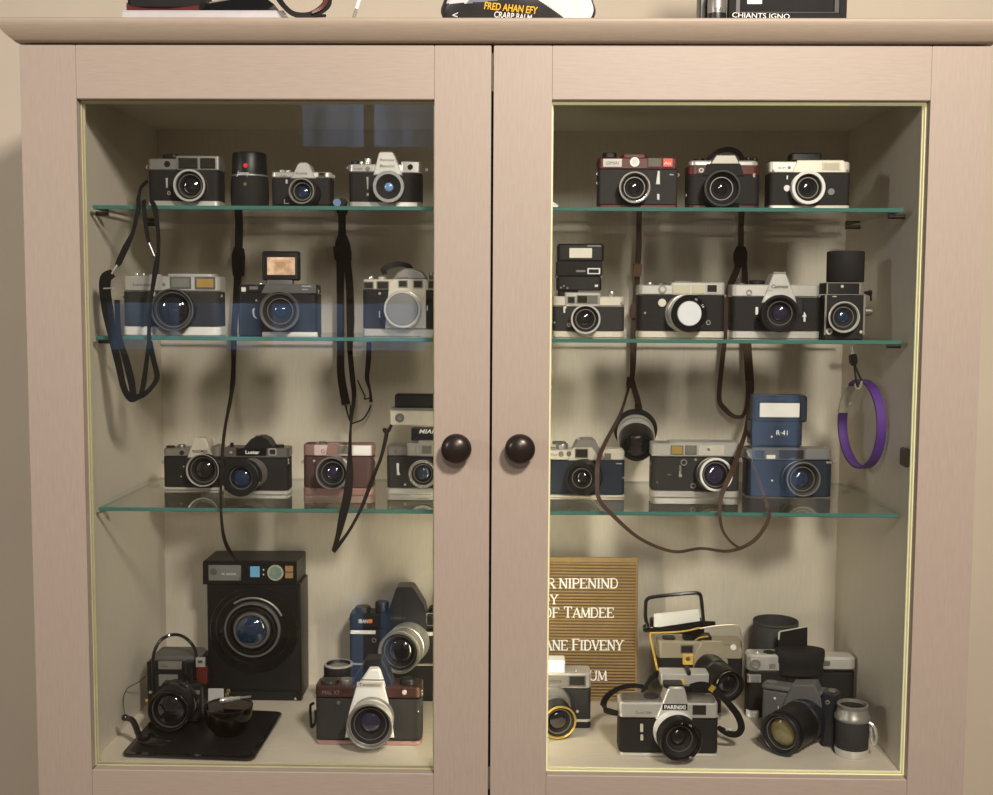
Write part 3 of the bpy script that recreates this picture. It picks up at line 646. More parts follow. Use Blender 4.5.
c = T('rangefinder_camera', 'silver rangefinder camera with a tall pale flash on top, on the third shelf', 'camera', on(3, 418, .165))
c.body(386.6, 447, 446, 456.3, 488, 26, 5, 'pewter', 'grey_leather', 'silver')
c.slab('finder_housing', 'silver', 406.5, 443, 437, 456.4, -1, 24, 2, .7); c.slab('finder_hood', 'silver', 418, 440.6, 436, 456.6, -2, 22, 2, .7)
c.window(408, 446.6, 415.4, 455, 'wpale', 'silver', -1.2); c.window(420.4, 444.2, 433, 455, 'wgrey', 'silver', -2.2, fw_=1.4)
c.lens(422.6, 474, 14.2, 15, 'silver', 'black', 'chrome', 'gblue', .22, mid=(.2, .6), gl=.62, rec=.4)
c.poly('frame_lever', 'white', [(396.4, 463), (399, 463), (399.2, 472), (400.4, 474.8), (397, 475)], 0, -1.6); c.disc('release_button', 'gunmetal', 395.6, 452, 1.7, 0, -1); c.disc('sync_socket', 'chrome', 405, 484.6, 1.4, 0, -1.2)
f = c.slab('flash_unit', 'navy', 411, 428.6, 446, 441, 3, 20, 2, .6); c.text('MIAI', 426.5, 431.4, 4, 2.6, 'wprint', 15, f, shear=.25, bold=.02); c.slab('flash_foot', 'navy', 411, 437.6, 420, 440.6, 1, 8, 1, .3, f)
c.slab('flash_case', 'cream', 390, 410.4, 447, 425.6, -1, 22, 1.5, .6, f); c.disc('flash_dial', 'gunmetal', 399.6, 418, 4.6, -.6, -1.7, f); c.disc('dial_cap', 'pewter', 399.6, 418, 1.8, -1.5, -2.2, f)
c.slab('flash_cover', 'pewter', 391, 407.8, 447, 410.5, 1, 21, 2, .4, f); c.slab('flash_head', 'black', 394.4, 394.4, 447, 408.2, 2, 20, 3, 1.4, f)

# ---------------------------------------------------------------- cabinet floor, left door
c = T('box_projector', 'big black box-shaped device with a round glass porthole, standing on the cabinet floor', 'projector', onY(252, 706, .262) if False else Vector((onY(252, 706, .262).x, .262, zF+.0003)))
x0, x1, z0, z1 = c.xz(206.5, 584, 300.5, None, 2); kk = c.k
c.slab('body', 'black', 206.5, 583, 300.5, None, 2, 44, 2, .8)
f = c.poly('lid', 'black', [(202.6, 584.6), (297, 584.6), (297, 562), (295.6, 560.8), (204, 560.8), (202.6, 562)], 0, 48, .8)
c.poly('foot', 'black', [(214, 703.5), (301.4, 703.5), (297, 692), (218, 692)], -1.5, 10, 1)
q = c.plate('label_panel', 'midgrey', 208.4, 565, 241, 580.8, -.6, 1, .6, .2); c.disc('panel_emblem', 'grey', 213.4, 571.8, 3.6, -.5, -1, q); c.text('III: AZOX', 229, 574, 2, -.75, 'wprint', 14, q)
c.plate('control_panel', 'gloss', 246.6, 563.6, 297, 581.6, -.5, 1, 2, .3)
c.plate('display', 'lcd', 250, 566.4, 259.6, 577.2, -1, 1, .4, .2); d = c.disc('round_dial', 'silver', 275.2, 573, 8, 0, -1.6, ring=6.4); c.disc('dial_glass', 'rainbow', 275.2, 573, 6.8, 0, -1.3, d)
for y in (566, 572.6): c.plate('button', 'tan', 285, y, 293, y+5.8, -1.3, 1, .6, .3)
c.disc('indicator', 'flash', 263.4, 570, .8, 0, -1); c.disc('indicator', 'flash', 263.4, 574.6, .8, 0, -1)
pd_ = c.disc('porthole', 'gloss', 253.6, 630.5, 44, 3, .6, bev=1.2, n=56)
def ringz(px, py, r, w_, d0, d1, m): return c.disc('porthole_ring', m, px, py, r, d0, d1, pd_, .8, 56, r-w_)
ringz(252.5, 630, 37, 2.2, 2, -2, 'gloss'); ringz(251.8, 630.4, 28, 2.2, 2, -4, 'grey'); ringz(251.4, 630.6, 23.5, 1.8, 2, -6, 'black'); ringz(251.2, 630.8, 18, 2.5, 2, -8, 'gunmetal')
bm = bmesh.new(); a = c.pt(251.2, 630.8, -6); lathe(bm, [(0, 15.8*kk), (2.4*kk, 14*kk), (4.4*kk, 9.5*kk), (5.2*kk, 4*kk), (5.4*kk, 0)], a, (0, -1, 0), 44); c.add('porthole_glass', bm, 'gblue', pd_)
bm = bmesh.new(); P = [c.pt(252.5+32*math.cos(math.radians(t)), 629-31*math.sin(math.radians(t)), -.8) for t in range(25, 126, 10)]; tube(bm, P, 1.2*kk, 8); c.add('handle_arc', bm, 'pewter', pd_)
c.disc('catch', 'chrome', 295.3, 699, 1.2, -1, -2.6)

# the black tray and what stands on it
tp = [onZ(120.5, 754, zF+.005), onZ(253.5, 758.6, zF+.005), onZ(283.5, 711.5, zF+.005), onZ(163, 706, zF+.005)]
ctr = sum(tp, Vector())/4
c = T('tray', 'flat glossy black rectangular tray lying on the cabinet floor at the left', 'tray', (ctr.x, ctr.y, zF+.0003))
bm = bmesh.new(); P = [(p.x-ctr.x, p.y-ctr.y) for p in tp]
def roundpoly(P, r, n=4):
    out = []
    for i in range(len(P)):
        p0, p1, p2 = Vector(P[i-1]), Vector(P[i]), Vector(P[(i+1) % len(P)])
        a, b = p1+(p0-p1).normalized()*r, p1+(p2-p1).normalized()*r
        for k in range(n+1):
            t = k/n; out.append(tuple(a*(1-t)**2+p1*2*t*(1-t)+b*t*t))
    return out
extr(bm, roundpoly(P, .012), 0, .005, lambda u, v, w_: (u, v, w_), .0012); c.add('plate', bm, 'gloss')
bm = bmesh.new(); extr(bm, roundpoly(inset(P, .008), .01), .0049, .0054, lambda u, v, w_: (u, v, w_), .0002); c.add('mat', bm, 'black')
zT = zF+.0059
c = T('camcorder', 'old black camcorder with a large round lens and arched handle, on the glossy tray', 'camcorder', toZ(176, zT, .168))
kk = c.k
c.slab('body', 'black', 146, 662, 200, None, 0, 42, 3, 1.2); c.slab('top_housing', 'grey', 150, 656.5, 198, 663, 4, 40, 6, 2)
f = c.plate('name_panel', 'pewter', 158, 661.6, 181.6, 669.6, -1.2, 1, .6, .3); c.text('Elian', 164.5, 666, 2.4, -1.4, 'print', 7, f, shear=.3)
c.window(157.5, 673.4, 179, 687.4, 'wgrey', 'black', -.8, 'screen'); c.plate('slider', 'flash', 180.6, 681, 183.2, 687, -1, 1, .4, .2)
c.slab('side_grip', 'gloss', 184, 662, 194, 690, -4, 10, 2, 1)
c.slab('lens_mount', 'black', 160, 684, 200, None, -14, 4, 6, 2); c.plate('badge', 'pewter', 190.8, 690.6, 199.6, 694.6, -14.5, -13, .6, .2)
c.lens(168.2, 718.4, 20.5, 30, 'gloss', 'black', 'gloss', 'glass', .1, mount=(178, 714), mid=(.4, .86), bodyr=1.02, gripr=1.02, rec=.4, gl=.85, d=-12)
c.cord('gloss', [(154.5, 702, .155), (153, 676, .155), (153.5, 655, .16), (160, 641, .17), (171, 635, .18), (182, 636, .18), (191, 643, .18), (195.6, 652, .175), (196.5, 662, .17)], 1.7, name='handle')
c.cord('black', [(146, 676, .16), (139, 682, .15), (128, 688, .14), (123.5, 698, .13), (124.4, 712, .12), (126.5, 719, .115)], .4, name='cable')
c.disc('indicator', 'gold', 146.4, 700.6, 1.5, 0, -1.6); c.disc('indicator', 'cream', 150.3, 692.4, 1.5, 0, -1.6)
f = c.slab('memory_stick', 'red', 195.8, 667, 207, 684.4, -6, -1, 1.6, .7); c.slab('stick_plug', 'chrome', 195.6, 658, 204.8, 667.4, -5.4, -1.6, .4, .3, f); c.plate('plug_slot', 'print', 198, 660.6, 202.4, 663, -5.8, -5, .2, .05, f)
c = T('glass_bowl', 'round smoky glass bowl on the glossy tray, right of the camcorder lens', 'bowl', toZ(229, zT, .112))
kk = c.k; bm = bmesh.new(); R_ = 24*kk; h = 27*kk
pr = [(0, .0), (0, R_*.5), (.05*h, R_*.62), (.35*h, R_*.88), (.7*h, R_*.98), (h, R_), (h+.002, R_*.985), (h, R_*.97), (.7*h, R_*.95), (.35*h, R_*.85), (.08*h, R_*.58), (.06*h, 0)]
lathe(bm, pr, (0, 0, 0), (0, 0, 1), 48, False, False); c.add('bowl', bm, 'smoke')
bm = bmesh.new(); lathe(bm, [(h+.0005, R_*.96), (h+.0015, R_*1.012), (h+.003, R_*1.0), (h+.002, R_*.955)], (0, 0, 0), (0, 0, 1), 48, False, False); c.add('rim', bm, 'gloss')
cy = .135
c = T('white_tag', 'small blank white card standing at the back of the smoky glass bowl', 'card', toZ(215.5, zT, .180))
c.plate('card', 'lav', 208, 688.8, 223.4, None, 0, 1.5, .5, .2)
c = T('lighter', 'slim silver metal cylinder lying across the rim of the smoky glass bowl', 'lighter', onY(234, 702, .117))
bm = bmesh.new(); a, b = c.pt(220.5, 701, 0), c.pt(240, 698, 0); lathe(bm, [(0, 2.6*c.k), (.001, 3*c.k), ((b-a).length*.62, 3*c.k), ((b-a).length*.65, 2.3*c.k), ((b-a).length, 2.2*c.k)], a, b-a, 20); c.add('barrel', bm, 'chrome')
bm = bmesh.new(); a2 = c.pt(251, 696.6, 0); lathe(bm, [(0, 1.6*c.k), ((a2-b).length, 1.1*c.k)], b, a2-b, 16); c.add('tip', bm, 'pewter')
c.disc('cap', 'brass', 228, 691.4, 2, 1, -1); c.disc('cap', 'brass', 226.6, 695, 2, 1, -1)
c = T('desk_stand', 'small glossy black stand with a bent neck and oval foot, front left on the tray', 'stand', toZ(153, zT, .060))
kk = c.k; bm = bmesh.new(); a = c.pt(153, 750, 0); pr = [(0, 1), (2*kk, 1.0), (3.2*kk, .9), (5*kk, .55), (6*kk, .2)]
loft(bm, [[(a.x+math.cos(2*PI*i/40)*16*kk*r, 10*kk+math.sin(2*PI*i/40)*9*kk*r, t) for i in range(40)] for t, r in pr]); c.add('foot', bm, 'gloss')
c.cord('gloss', [(149, 738, .072), (141, 738, .072), (138, 733, .073), (135.5, 726, .075), (132, 720, .077), (125.5, 717.6, .08)], 3.1, name='neck')
bm = bmesh.new(); a = c.w(125, 717.6, .08); lathe(bm, [(-3.4*kk*math.cos(i/8*PI), 3.8*kk*math.sin(i/8*PI)) for i in range(9)], a, (0, -1, 0), 20); c.add('head', bm, 'gloss')
c.cord('gloss', [(144, 742, .070), (147, 735, .080), (152, 733, .084), (158, 737, .080), (163, 741, .072)], 2.2, name='brace')

c = T('motor_drive_camera', 'tall black reflex camera with an orange badge and silver zoom lens, behind the brown camera', 'camera', Vector((onY(398, 700, .268).x, .268, zF+.0003)))
c.slab('body', 'leather', 349.2, 629.4, 452, 663.6, 0, 26, 5, .5); c.slab('top_plate', 'black', 349, 614.4, 452, 629.8, -.3, 26.3, 5, 1.6)
c.plate('trim_strip', 'white', 350.5, 630.4, 375.5, 634.2, -.6, .6, .2, .1); c.plate('trim_strip', 'white', 426, 632, 446, 636, -.6, .6, .2, .1)
c.slab('base_strip', 'silver', 349.4, 663.4, 452, 666.4, -.4, 26.4, 5, .4); c.slab('motor_drive', 'black', 350, 666.4, 451, None, -2, 27, 5, 1)
c.poly('prism_housing', 'navy', [(385.6, 630), (428.6, 630), (424, 606), (413.6, 589), (411, 587.4), (399, 587.4), (396, 589), (388, 612)], -1.6, 22, 1.2)
c.slab('hot_shoe', 'pewter', 400, 585.6, 411, 588, 6, 16, 1, .3)
c.lens(398.2, 653.2, 20.6, 40, 'silver', 'silver', 'pewter', 'glass', .1, mount=(409, 642), mid=(.46, .85), bodyr=.98, gripr=1.0, rec=.45, gl=.66)
c.knob('rewind_knob', 'black', 363, 614.6, 606, 8, 11); c.knob('shutter_dial', 'black', 382, 612, 601.5, 7, 13); c.knob('frame_counter', 'black', 436, 614.6, 606, 7, 11)
c.text('IRAN', 363.4, 621.2, 4.2, -.6, 'wprint', 9); c.plate('orange_badge', 'orange', 368.2, 619.4, 372.2, 623.2, -.7, 0, .3, .1); c.disc('sync_socket', 'pewter', 374, 640.5, 2.4, 0, -1.4, ring=1.4); c.window(426, 613, 434, 626, 'wdark', 'pewter', -.6); c.lug(350, 619); c.text('ZABBICO', 398, 618, 2.6, -1.9, 'midgrey', 15)

c = T('reflex_camera', 'brown and silver reflex camera with a white triangular front, on the cabinet floor', 'camera', fl(368, 745))
c.body(315, 421, 686.4, 698.6, 740.4, 30, 6, 'copper', 'grey_leather', 'pink')
c.poly('front_panel', 'white', [(345, 738), (394, 738), (390.6, 712), (384.6, 688), (379.4, 672), (377.4, 669.4), (369, 669.4), (367, 672), (356, 688), (349, 712)], -2.4, 8, 1)
c.poly('prism_housing', 'black', [(350, 687.2), (394, 687.2), (386, 668), (382, 659.6), (366, 659.6), (361, 668)], 8, 28, 1.2)
c.plate('red_line', 'red', 361.4, 679.4, 384.6, 680.6, -2.7, -2, .1, .05); f = c.plate('name_plate', 'cream', 356.8, 682, 382.6, 687.6, -3, -2, .5, .2); c.text('Temasuo', 369.6, 684.8, 3, -3.2, 'print', 21, f)
c.lens(369.2, 727, 22.8, 28, 'pewter', 'silver', 'pewter', 'gpurple', .08, mid=(.4, .84), rec=.55, gl=.5)
c.knob('rewind_knob', 'black', 330, 687, 679.6, 9, 13); c.knob('shutter_dial', 'gunmetal', 346.6, 687, 678.6, 6.5, 12); c.knob('wind_knob', 'black', 408, 687, 678, 8, 13)
c.text('MAL X7', 331, 692.6, 4, -.6, 'pewter', 17); c.disc('release_button', 'cream', 404.4, 692.6, 2.4, 0, -1.6); c.disc('sync_socket', 'gunmetal', 338.2, 703, 2, 0, -1.4)
c.lug(315.4, 693); c.lug(421.4, 692); c.lug(421.4, 694.8); c.disc('screw', 'chrome', 418, 712, .9, 0, -.8)
c.cord('gloss', [(314, 703, .145), (310.5, 706, .145), (310.5, 718, .145), (311.5, 727, .145), (315, 722, .145), (315.5, 710, .145)], 1.5, name='strap_clip')

c = T('loose_lens', 'loose black lens standing on end behind the brown and silver camera', 'lens', fl(336.5, 712))
kk = c.k; zt = c.pt(336.5, 663, 14).z; bm = bmesh.new()
lathe(bm, [(0, 14*kk), (zt*.3, 14*kk), (zt*.32, 15.6*kk), (zt*.7, 15.6*kk), (zt*.72, 14.6*kk), (zt-1.2*kk, 14.6*kk), (zt, 14*kk), (zt, 12*kk), (zt-3*kk, 11*kk)], (0, 14*kk, 0), (0, 0, 1), 44, True, False); le = c.add('barrel', bm, 'black')
bm = bmesh.new(); lathe(bm, [(zt-3*kk, 11.2*kk), (zt-1.5*kk, 7*kk), (zt-1*kk, 0)], (0, 14*kk, 0), (0, 0, 1), 40); c.add('front_element', bm, 'capgrey')
bm = bmesh.new(); lathe(bm, [(zt-1.6*kk, 14.7*kk), (zt-.2*kk, 14.8*kk), (zt+.2*kk, 14*kk), (zt, 12.4*kk)], (0, 14*kk, 0), (0, 0, 1), 44, False, False); c.add('rim', bm, 'silver')

# ---------------------------------------------------------------- top shelf, right door
c = T('rangefinder_camera', 'dark red topped rangefinder camera with a glowing red window, on the top shelf', 'camera', on(1, 638, .10))
c.body(598.5, 677.5, 157.5, 169.4, 204.4, 27, 3, 'red', 'grey_leather', 'red')
c.slab('raised_top', 'red', 622, 153.6, 647, 158.5, 0, 24, 3, .8); c.slab('winder', 'black', 603, 152.4, 617, 158, 4, 20, 4, .8)
f = c.plate('name_plate', 'pewter', 603, 158.6, 622, 167, -.8, 1, .6, .2); c.text('GIMIAI', 612.5, 163, 3.4, -1, 'print', 13, f, shear=.2)
c.disc('meter_eye', 'silver', 634.7, 162, 4.8, 0, -1.2, ring=3.4); c.disc('meter_cell', 'flash', 634.7, 162, 3.6, .4, -.8)
c.window(647.6, 157.8, 661.6, 167.4, 'wgrey', 'red', -.6); f = c.window(662.6, 157.8, 673.2, 167.4, 'redglow', 'copper', -.6)
c.text('Ais', 667.6, 163, 3, -1.8, 'wprint', 7)
c.lens(634.8, 187.2, 15.6, 13, 'black', 'black', 'chrome', 'glass', .11, mid=(.3, .84), rec=.5, gl=.45)
c.poly('frame_lever', 'white', [(657.6, 171), (659.6, 171), (659.8, 184.6), (655.6, 184.6)], 0, -1.6); c.poly('lever_foot', 'white', [(656.8, 194), (659.4, 194), (659.4, 200), (657, 200)], 0, -1.2)
c.text('Aos', 671.5, 174.4, 1.6, -.6, 'wprint', 4); c.lug(597.6, 174); c.lug(597.6, 183); c.lug(678, 175)
c.strap('brass', [(638.8, 203, .30), (638.8, 212, .317), (638.8, 222, .317)], 2.6, name='strap_clip', th=2)
c.strap('strap', [(638.8, 220, .318), (638.9, 245, .318), (637.6, 266, .318), (636.4, 290, .318), (634.4, 318, .318), (633.6, 345, .318), (632.6, 372, .318), (630, 384, .317)], [6, 6.5, 7, 6.5, 7, 7.5, 6, 5])
c.strap('tanleather', [(637.6, 264, .312), (637.3, 270, .312), (637, 276.5, .312)], [10, 10, 9], name='strap_keeper', th=4)
c.strap('strap', [(635, 305, .312), (634, 311, .312), (634, 318, .312)], [9, 10, 9], name='strap_keeper', th=3)
c.plate('strap_buckle', 'bronze', 626.6, 378, 634, 388, 164, 162.6, 1, .3) if False else c.strap('bronze', [(630.6, 377, .312), (629.8, 383, .312), (629.6, 388, .312)], [8, 8, 7], name='strap_buckle', th=2)
c.strap('strap', [(632, 378, .316), (634, 388, .314), (637, 398, .312), (638.4, 405, .310)], [5, 6.5, 7, 7])
c.strap('strap', [(629.4, 385, .316), (626, 397, .29), (619.5, 416, .20), (605.4, 442.4, .09), (598.4, 460.5, .05), (597, 480.6, .036), (599, 498.8, .031), (613.5, 516, .029), (640.7, 539, .029), (673, 551.5, .029), (701, 548.4, .029), (729, 551, .029), (753.5, 541, .029), (768.6, 519, .030), (765.6, 501, .034), (756, 473, .08), (750.2, 458.5, .142)],
        [2.5, 2.5, 3.6, 4, 4.2, 4.2, 4, 4, 3.2, 3, 2.6, 3, 3.8, 3.4, 3.2, 3.4, 2.4])

c = T('reflex_camera', 'reflex camera with brown-red bands and a dark carrying strap on top, on the top shelf', 'camera', on(1, 724, .10))
c.slab('body', 'leather', 688, 174, 760.2, 205, 0, 27, 7, .4); c.slab('leather_band', 'red', 687.8, 166, 760.4, 174.6, -.3, 27.3, 7, .5); c.slab('base_plate', 'copper', 687.8, 205, 760.4, None, -.3, 27.3, 7, .5)
c.slab('top_plate', 'silver', 689.5, 160.4, 759, 166.4, .5, 26, 7, 1.4)
c.poly('prism_housing', 'matte', [(703, 176), (744, 176), (740.5, 163.8), (707, 163.8)], -1.4, 18, .6)
c.poly('prism_top', 'pewter', [(709.6, 164.4), (740.4, 164.4), (735.6, 154.6), (716.4, 154.6)], -1.2, 20, 1)
c.lens(722.6, 188, 18.4, 18, 'black', 'black', 'black', 'glass', .16, mid=(.3, .84), rec=.6, gl=.42)
c.knob('rewind_knob', 'black', 699, 160.6, 158.6, 5.6, 11); c.knob('shutter_dial', 'black', 748, 160.6, 157.4, 3, 11); c.knob('wind_knob', 'black', 754.5, 160.6, 157.6, 3, 11)
c.window(697, 167, 704.6, 173.6, 'wgrey', 'brown_leather', -.5); c.disc('emblem', 'silver', 701.4, 170.2, 2.4, -.8, -1.6, ring=1.6); c.plate('latch', 'chrome', 752.6, 173.4, 755, 177.6, -.3, -1.6, .4, .2)
c.strap('dstrap', [(707, 160, .11), (711, 156.5, .108), (719, 151.4, .108), (728, 149.6, .11), (736, 151.4, .112), (741.5, 157, .118), (742, 162, .12)], [3.5, 4.5, 5, 5, 5, 4.5, 4], name='carry_strap', th=2.4)
c.lug(687.4, 195); c.poly('lens_foot', 'gloss', [(705, 203), (740, 203), (739, 208), (706, 208)], -3, 2, .6)
c.strap('brass', [(740.6, 203, .30), (740.8, 212, .317), (740.8, 224, .317)], 4, name='strap_clip', th=2)
c.strap('strap', [(740.8, 222, .318), (741, 236, .318), (740.8, 250, .318)], [6, 6.5, 7])
c.strap('dstrap', [(740.6, 247, .310), (740.4, 253, .308), (740.4, 259, .308), (740.6, 266, .310)], [10, 15, 15, 12], name='strap_knot', th=6)
c.strap('strap', [(739.6, 262, .314), (736, 272, .313), (730.5, 285, .312), (727, 300, .312), (725.6, 318, .314), (724, 345, .316), (721, 372, .316), (719.2, 399, .316), (724.5, 408.5, .316), (734, 416.5, .315), (743.5, 416.5, .314)], [7, 7.5, 7.5, 6, 6, 5.5, 5.5, 5.5, 6, 5, 3.6])
c.strap('strap', [(744, 262, .316), (745, 275, .318), (746, 300, .318), (747.5, 345, .318), (749, 372, .318), (749.8, 392, .318), (747, 408, .316), (742, 417, .315)], [6, 6.5, 6.5, 9, 10, 9.5, 6, 3])
c.strap('strap', [(750, 380, .316), (749.5, 410, .29), (746.5, 428, .22), (741, 446, .13), (733, 468.6, .06), (722, 494, .036), (719.6, 512, .029), (722.6, 530, .029), (731, 542, .030), (741, 549, .031)], [7, 7, 6, 5.5, 5.5, 4.4, 3.2, 2.6, 2.6, 2.2])
c.cord('chrome', [(739, 281, .30), (740.6, 275, .30), (740.5, 270, .302)], .9, name='strap_ring')

c = T('compact_camera', 'cream-topped camera with a white lens ring and black top pad, rightmost on the top shelf', 'camera', on(1, 810, .10))
c.body(770, 850, 161.4, 172.8, 205, 27, 4, 'cream', 'leather', 'cream')
c.poly('raised_top', 'cream', [(792, 172.6), (846, 172.6), (845, 161.4), (843, 160), (797.6, 160)], -1, 22, .7)
c.slab('top_pad', 'black', 791.5, 152.6, 822, 161, 3, 22, 2.5, 1.2)
c.window(822.6, 161.8, 840.4, 169.8, 'wpale', 'cream', -1.2); c.text('ROM', 782, 167.8, 2.2, -.6, 'print', 7); c.disc('badge', 'midgrey', 789.3, 167.6, 1.7, 0, -.7)
c.lens(808.8, 187.4, 16.6, 12, 'silver', 'white', 'white', 'glass', .2, mid=(.2, .84), rec=.45, gl=.5)
c.disc('button', 'silver', 787, 188.2, 3.3, 0, -1.4); c.disc('socket_cover', 'midgrey', 831.3, 191.8, 3.5, 0, -1); c.poly('mark', 'white', [(786.6, 175.6), (788, 175.6), (787.6, 179.4), (786.4, 179.4)], 0, -.6, .1); c.disc('screw', 'gunmetal', 773.4, 170.6, 1.2, 0, -.7); c.disc('screw', 'gunmetal', 847.4, 170.6, 1.2, 0, -.7)

c = T('paper_scrap', 'small crumpled white scrap at the left end of the right top shelf', 'paper', on(1, 551, .075))
kk = c.k; bm = bmesh.new(); bmesh.ops.create_icosphere(bm, subdivisions=2, radius=1)
for v in bm.verts:
    q = 1+.28*math.sin(v.co.x*7+1)*math.cos(v.co.z*6)+.15*math.sin(v.co.y*9)
    v.co = Vector((v.co.x*q*6.5*kk, v.co.y*q*5*kk, 3.1*kk+v.co.z*q*2.7*kk*(1.0 if v.co.z < 0 else 1.5-abs(v.co.x))))
    v.co.z = max(0, v.co.z)
tag(link('paper', bm, 'card', c.o, 20), '', '') ; del c.o.children[0]['label'], c.o.children[0]['category']

# ---------------------------------------------------------------- second shelf, right door
c = T('rangefinder_camera', 'cream-topped camera carrying a tall folding black flash, leftmost on the right second shelf', 'camera', on(2, 588.6, .10))
c.body(553, 624.4, 296.2, 306.4, 331, 26, 5, 'cream', 'grey_leather', 'cream')
c.slab('finder_housing', 'silver', 564.6, 292.4, 600.6, 306.6, -1.2, 23, 2, .8); c.window(567, 296, 575.6, 304, 'wdark', 'pewter', -1.3); c.window(576.4, 294.8, 598.6, 304, 'wdark', 'pewter', -1.3); c.plate('patch_window', 'wgrey', 587, 296, 597.6, 303, -2.6, -1, .4, .1)
c.lens(585.7, 319.2, 14.8, 14, 'silver', 'black', 'silver', 'glass', .14, mid=(.2, .7), rec=.5, gl=.5)
c.poly('self_timer_lever', 'white', [(563.2, 307), (566.4, 306), (566.4, 308.4), (565.2, 308.8), (565.2, 313), (563.2, 313)], -.2, -1.8); c.disc('button', 'chrome', 568.8, 324.8, 2.2, 0, -1.6, ring=.8)
c.knob('shutter_release', 'chrome', 611.6, 296.4, 291.4, 2.6, 10); c.disc('lug', 'chrome', 622.6, 303, 2, 1, -1.4); c.disc('screw', 'chrome', 554.6, 322.6, 1, 0, -.8)
f = c.slab('flash_unit', 'black', 556.6, 276.2, 601.6, 290.4, 0, 18, 3, .8); c.slab('flash_foot', 'black', 558, 290, 578, 296.4, 3, 14, 2, .3, f); c.slab('flash_middle', 'matte', 556.4, 261, 602.4, 276, -1, 19, 2, .8, f)
c.slab('flash_head', 'black', 557.4, 243.6, 604, 261.4, -2, 20, 3, 1.6, f); g = c.plate('flash_window', 'flash', 569.4, 248, 592, 258, -2.6, -1, .6, .2, f); c.plate('flash_slot', 'midgrey', 587.4, 245, 601, 246.8, -2.5, -1.5, .3, .1, f)
c.plate('dial_frame', 'white', 587.4, 268, 600.2, 274.2, -1.7, 0, .4, .1, f); c.plate('dial_window', 'wdark', 588.8, 269.2, 598.8, 273, -1.95, 0, .3, .05, f); c.plate('slide_switch', 'midgrey', 576, 270, 585.4, 272.2, -1.6, 0, .4, .1, f); c.plate('lamp', 'flash', 594.8, 284.6, 598, 287, -.5, .5, .4, .1, f)
for x, y in ((561, 287.6), (563.8, 286), (567.4, 288)): c.disc('switch', 'pewter', x, y, 1, 0, -.8, f)
c.slab('flash_hinge', 'gunmetal', 555, 273.8, 603.4, 278, 1, 12, 1, .4, f)

c = T('rangefinder_camera', 'silver rangefinder camera with a bright white disc over its lens, on the second shelf', 'camera', on(2, 682, .10))
c.body(638.3, 724.5, 284.8, 295, 331, 28, 5, 'silver', 'leather', 'cream')
c.slab('finder_housing', 'silver', 671, 282.2, 724.8, 295.2, -1, 26, 3, .8); c.plate('illumination_window', 'wpale', 673, 284.6, 690, 293.4, -1.6, 0, .5, .2); c.plate('illumination_window', 'wpale', 692.4, 284.6, 704.4, 293.4, -1.6, 0, .5, .2)
c.window(706.4, 284, 717.8, 293, 'wdark', 'silver', -1.2)
c.lens(689.6, 313.6, 18.4, 20, 'silver', 'silver', 'gloss', 'glass', .3, mount=(683.5, 313.5), mid=(.4, .82), bodyr=1.0, gripr=1.02, cap='capwhite', capr=.66, hole=.68)
for i, (t_, s_) in enumerate(((150, '3.5'), (115, 'm'), (65, '77'), (30, '5.8'), (-145, '1:5'), (-110, '50'))): c.text(s_, 689.6+15.3*math.cos(math.radians(t_)), 313.6-15.3*math.sin(math.radians(t_)), 2, -20.3, 'wprint', rot=t_-90)
c.disc('button', 'cream', 662.2, 302.8, 4.1, 0, -1.6); c.disc('dial', 'pewter', 662.6, 289.4, 4, 0, -1.6); c.disc('dial_cap', 'silver', 662.6, 289.4, 2.6, -1, -2.2); c.disc('sync_socket', 'chrome', 708.4, 322.6, 2.5, 0, -1.6, ring=1.4); c.disc('release_button', 'chrome', 645, 313, 1.3, 0, -1)
c.knob('shutter_dial', 'chrome', 649.5, 285, 282.4, 2.6, 11); c.knob('wind_lever', 'gunmetal', 660, 285, 282.4, 6, 12); c.slab('hot_shoe', 'gunmetal', 674, 280.8, 694, 282.4, 6, 18, 1, .3); c.lug(724.6, 296)

c = T('reflex_camera', 'bright silver reflex camera with white arrow mark, between the white-disc camera and the boxy camera', 'camera', on(2, 776, .10))
slr(c, 732.4, 820, 284.4, 297, 331, [(761.6, 303), (797, 303), (795, 296), (786.8, 275), (785.4, 273.6), (774, 273.6), (772.8, 275)], depth=27)
c.poly('hot_shoe', 'chrome', [(773.4, 273.4), (786, 273.4), (785.8, 272), (773.6, 272)], 2, 12, .2)
c.lens(780, 313.8, 18.4, 24, 'silver', 'black', 'black', 'gpurple', .16, mid=(.2, .86), rec=.55, gl=.5, mount=(779.4, 312))
c.text('Canmox', 780, 286.4, 3.6, -1.8, 'print', 17, bold=.02, shear=.15); c.plate('trim_line', 'pewter', 766, 290.4, 773, 291, -1.7, -1.3, .1, .05)
c.disc('frame_dial', 'pewter', 749.2, 292.6, 2.9, 0, -1.2, ring=1.8); c.knob('rewind_knob', 'black', 757, 284.6, 280.4, 8, 13); c.knob('shutter_dial', 'gunmetal', 741, 284.6, 283, 4, 12)
c.plate('self_timer_lever', 'white', 755.2, 307, 757.8, 314.8, 0, -1.8, .8, .3); c.poly('arrow_mark', 'white', [(803.4, 321.6), (803.4, 316.6), (801.6, 316.6), (804.2, 311.8), (806.8, 316.6), (805.4, 316.6), (805.4, 321.6)], 0, -.6, .05)
c.disc('button', 'gloss', 758, 320, 2, 0, -1.2); c.lug(733, 296); c.lug(819, 296); c.slab('mount_block', 'navy', 797, 299, 804, 315, -2, 4, 1, .3)

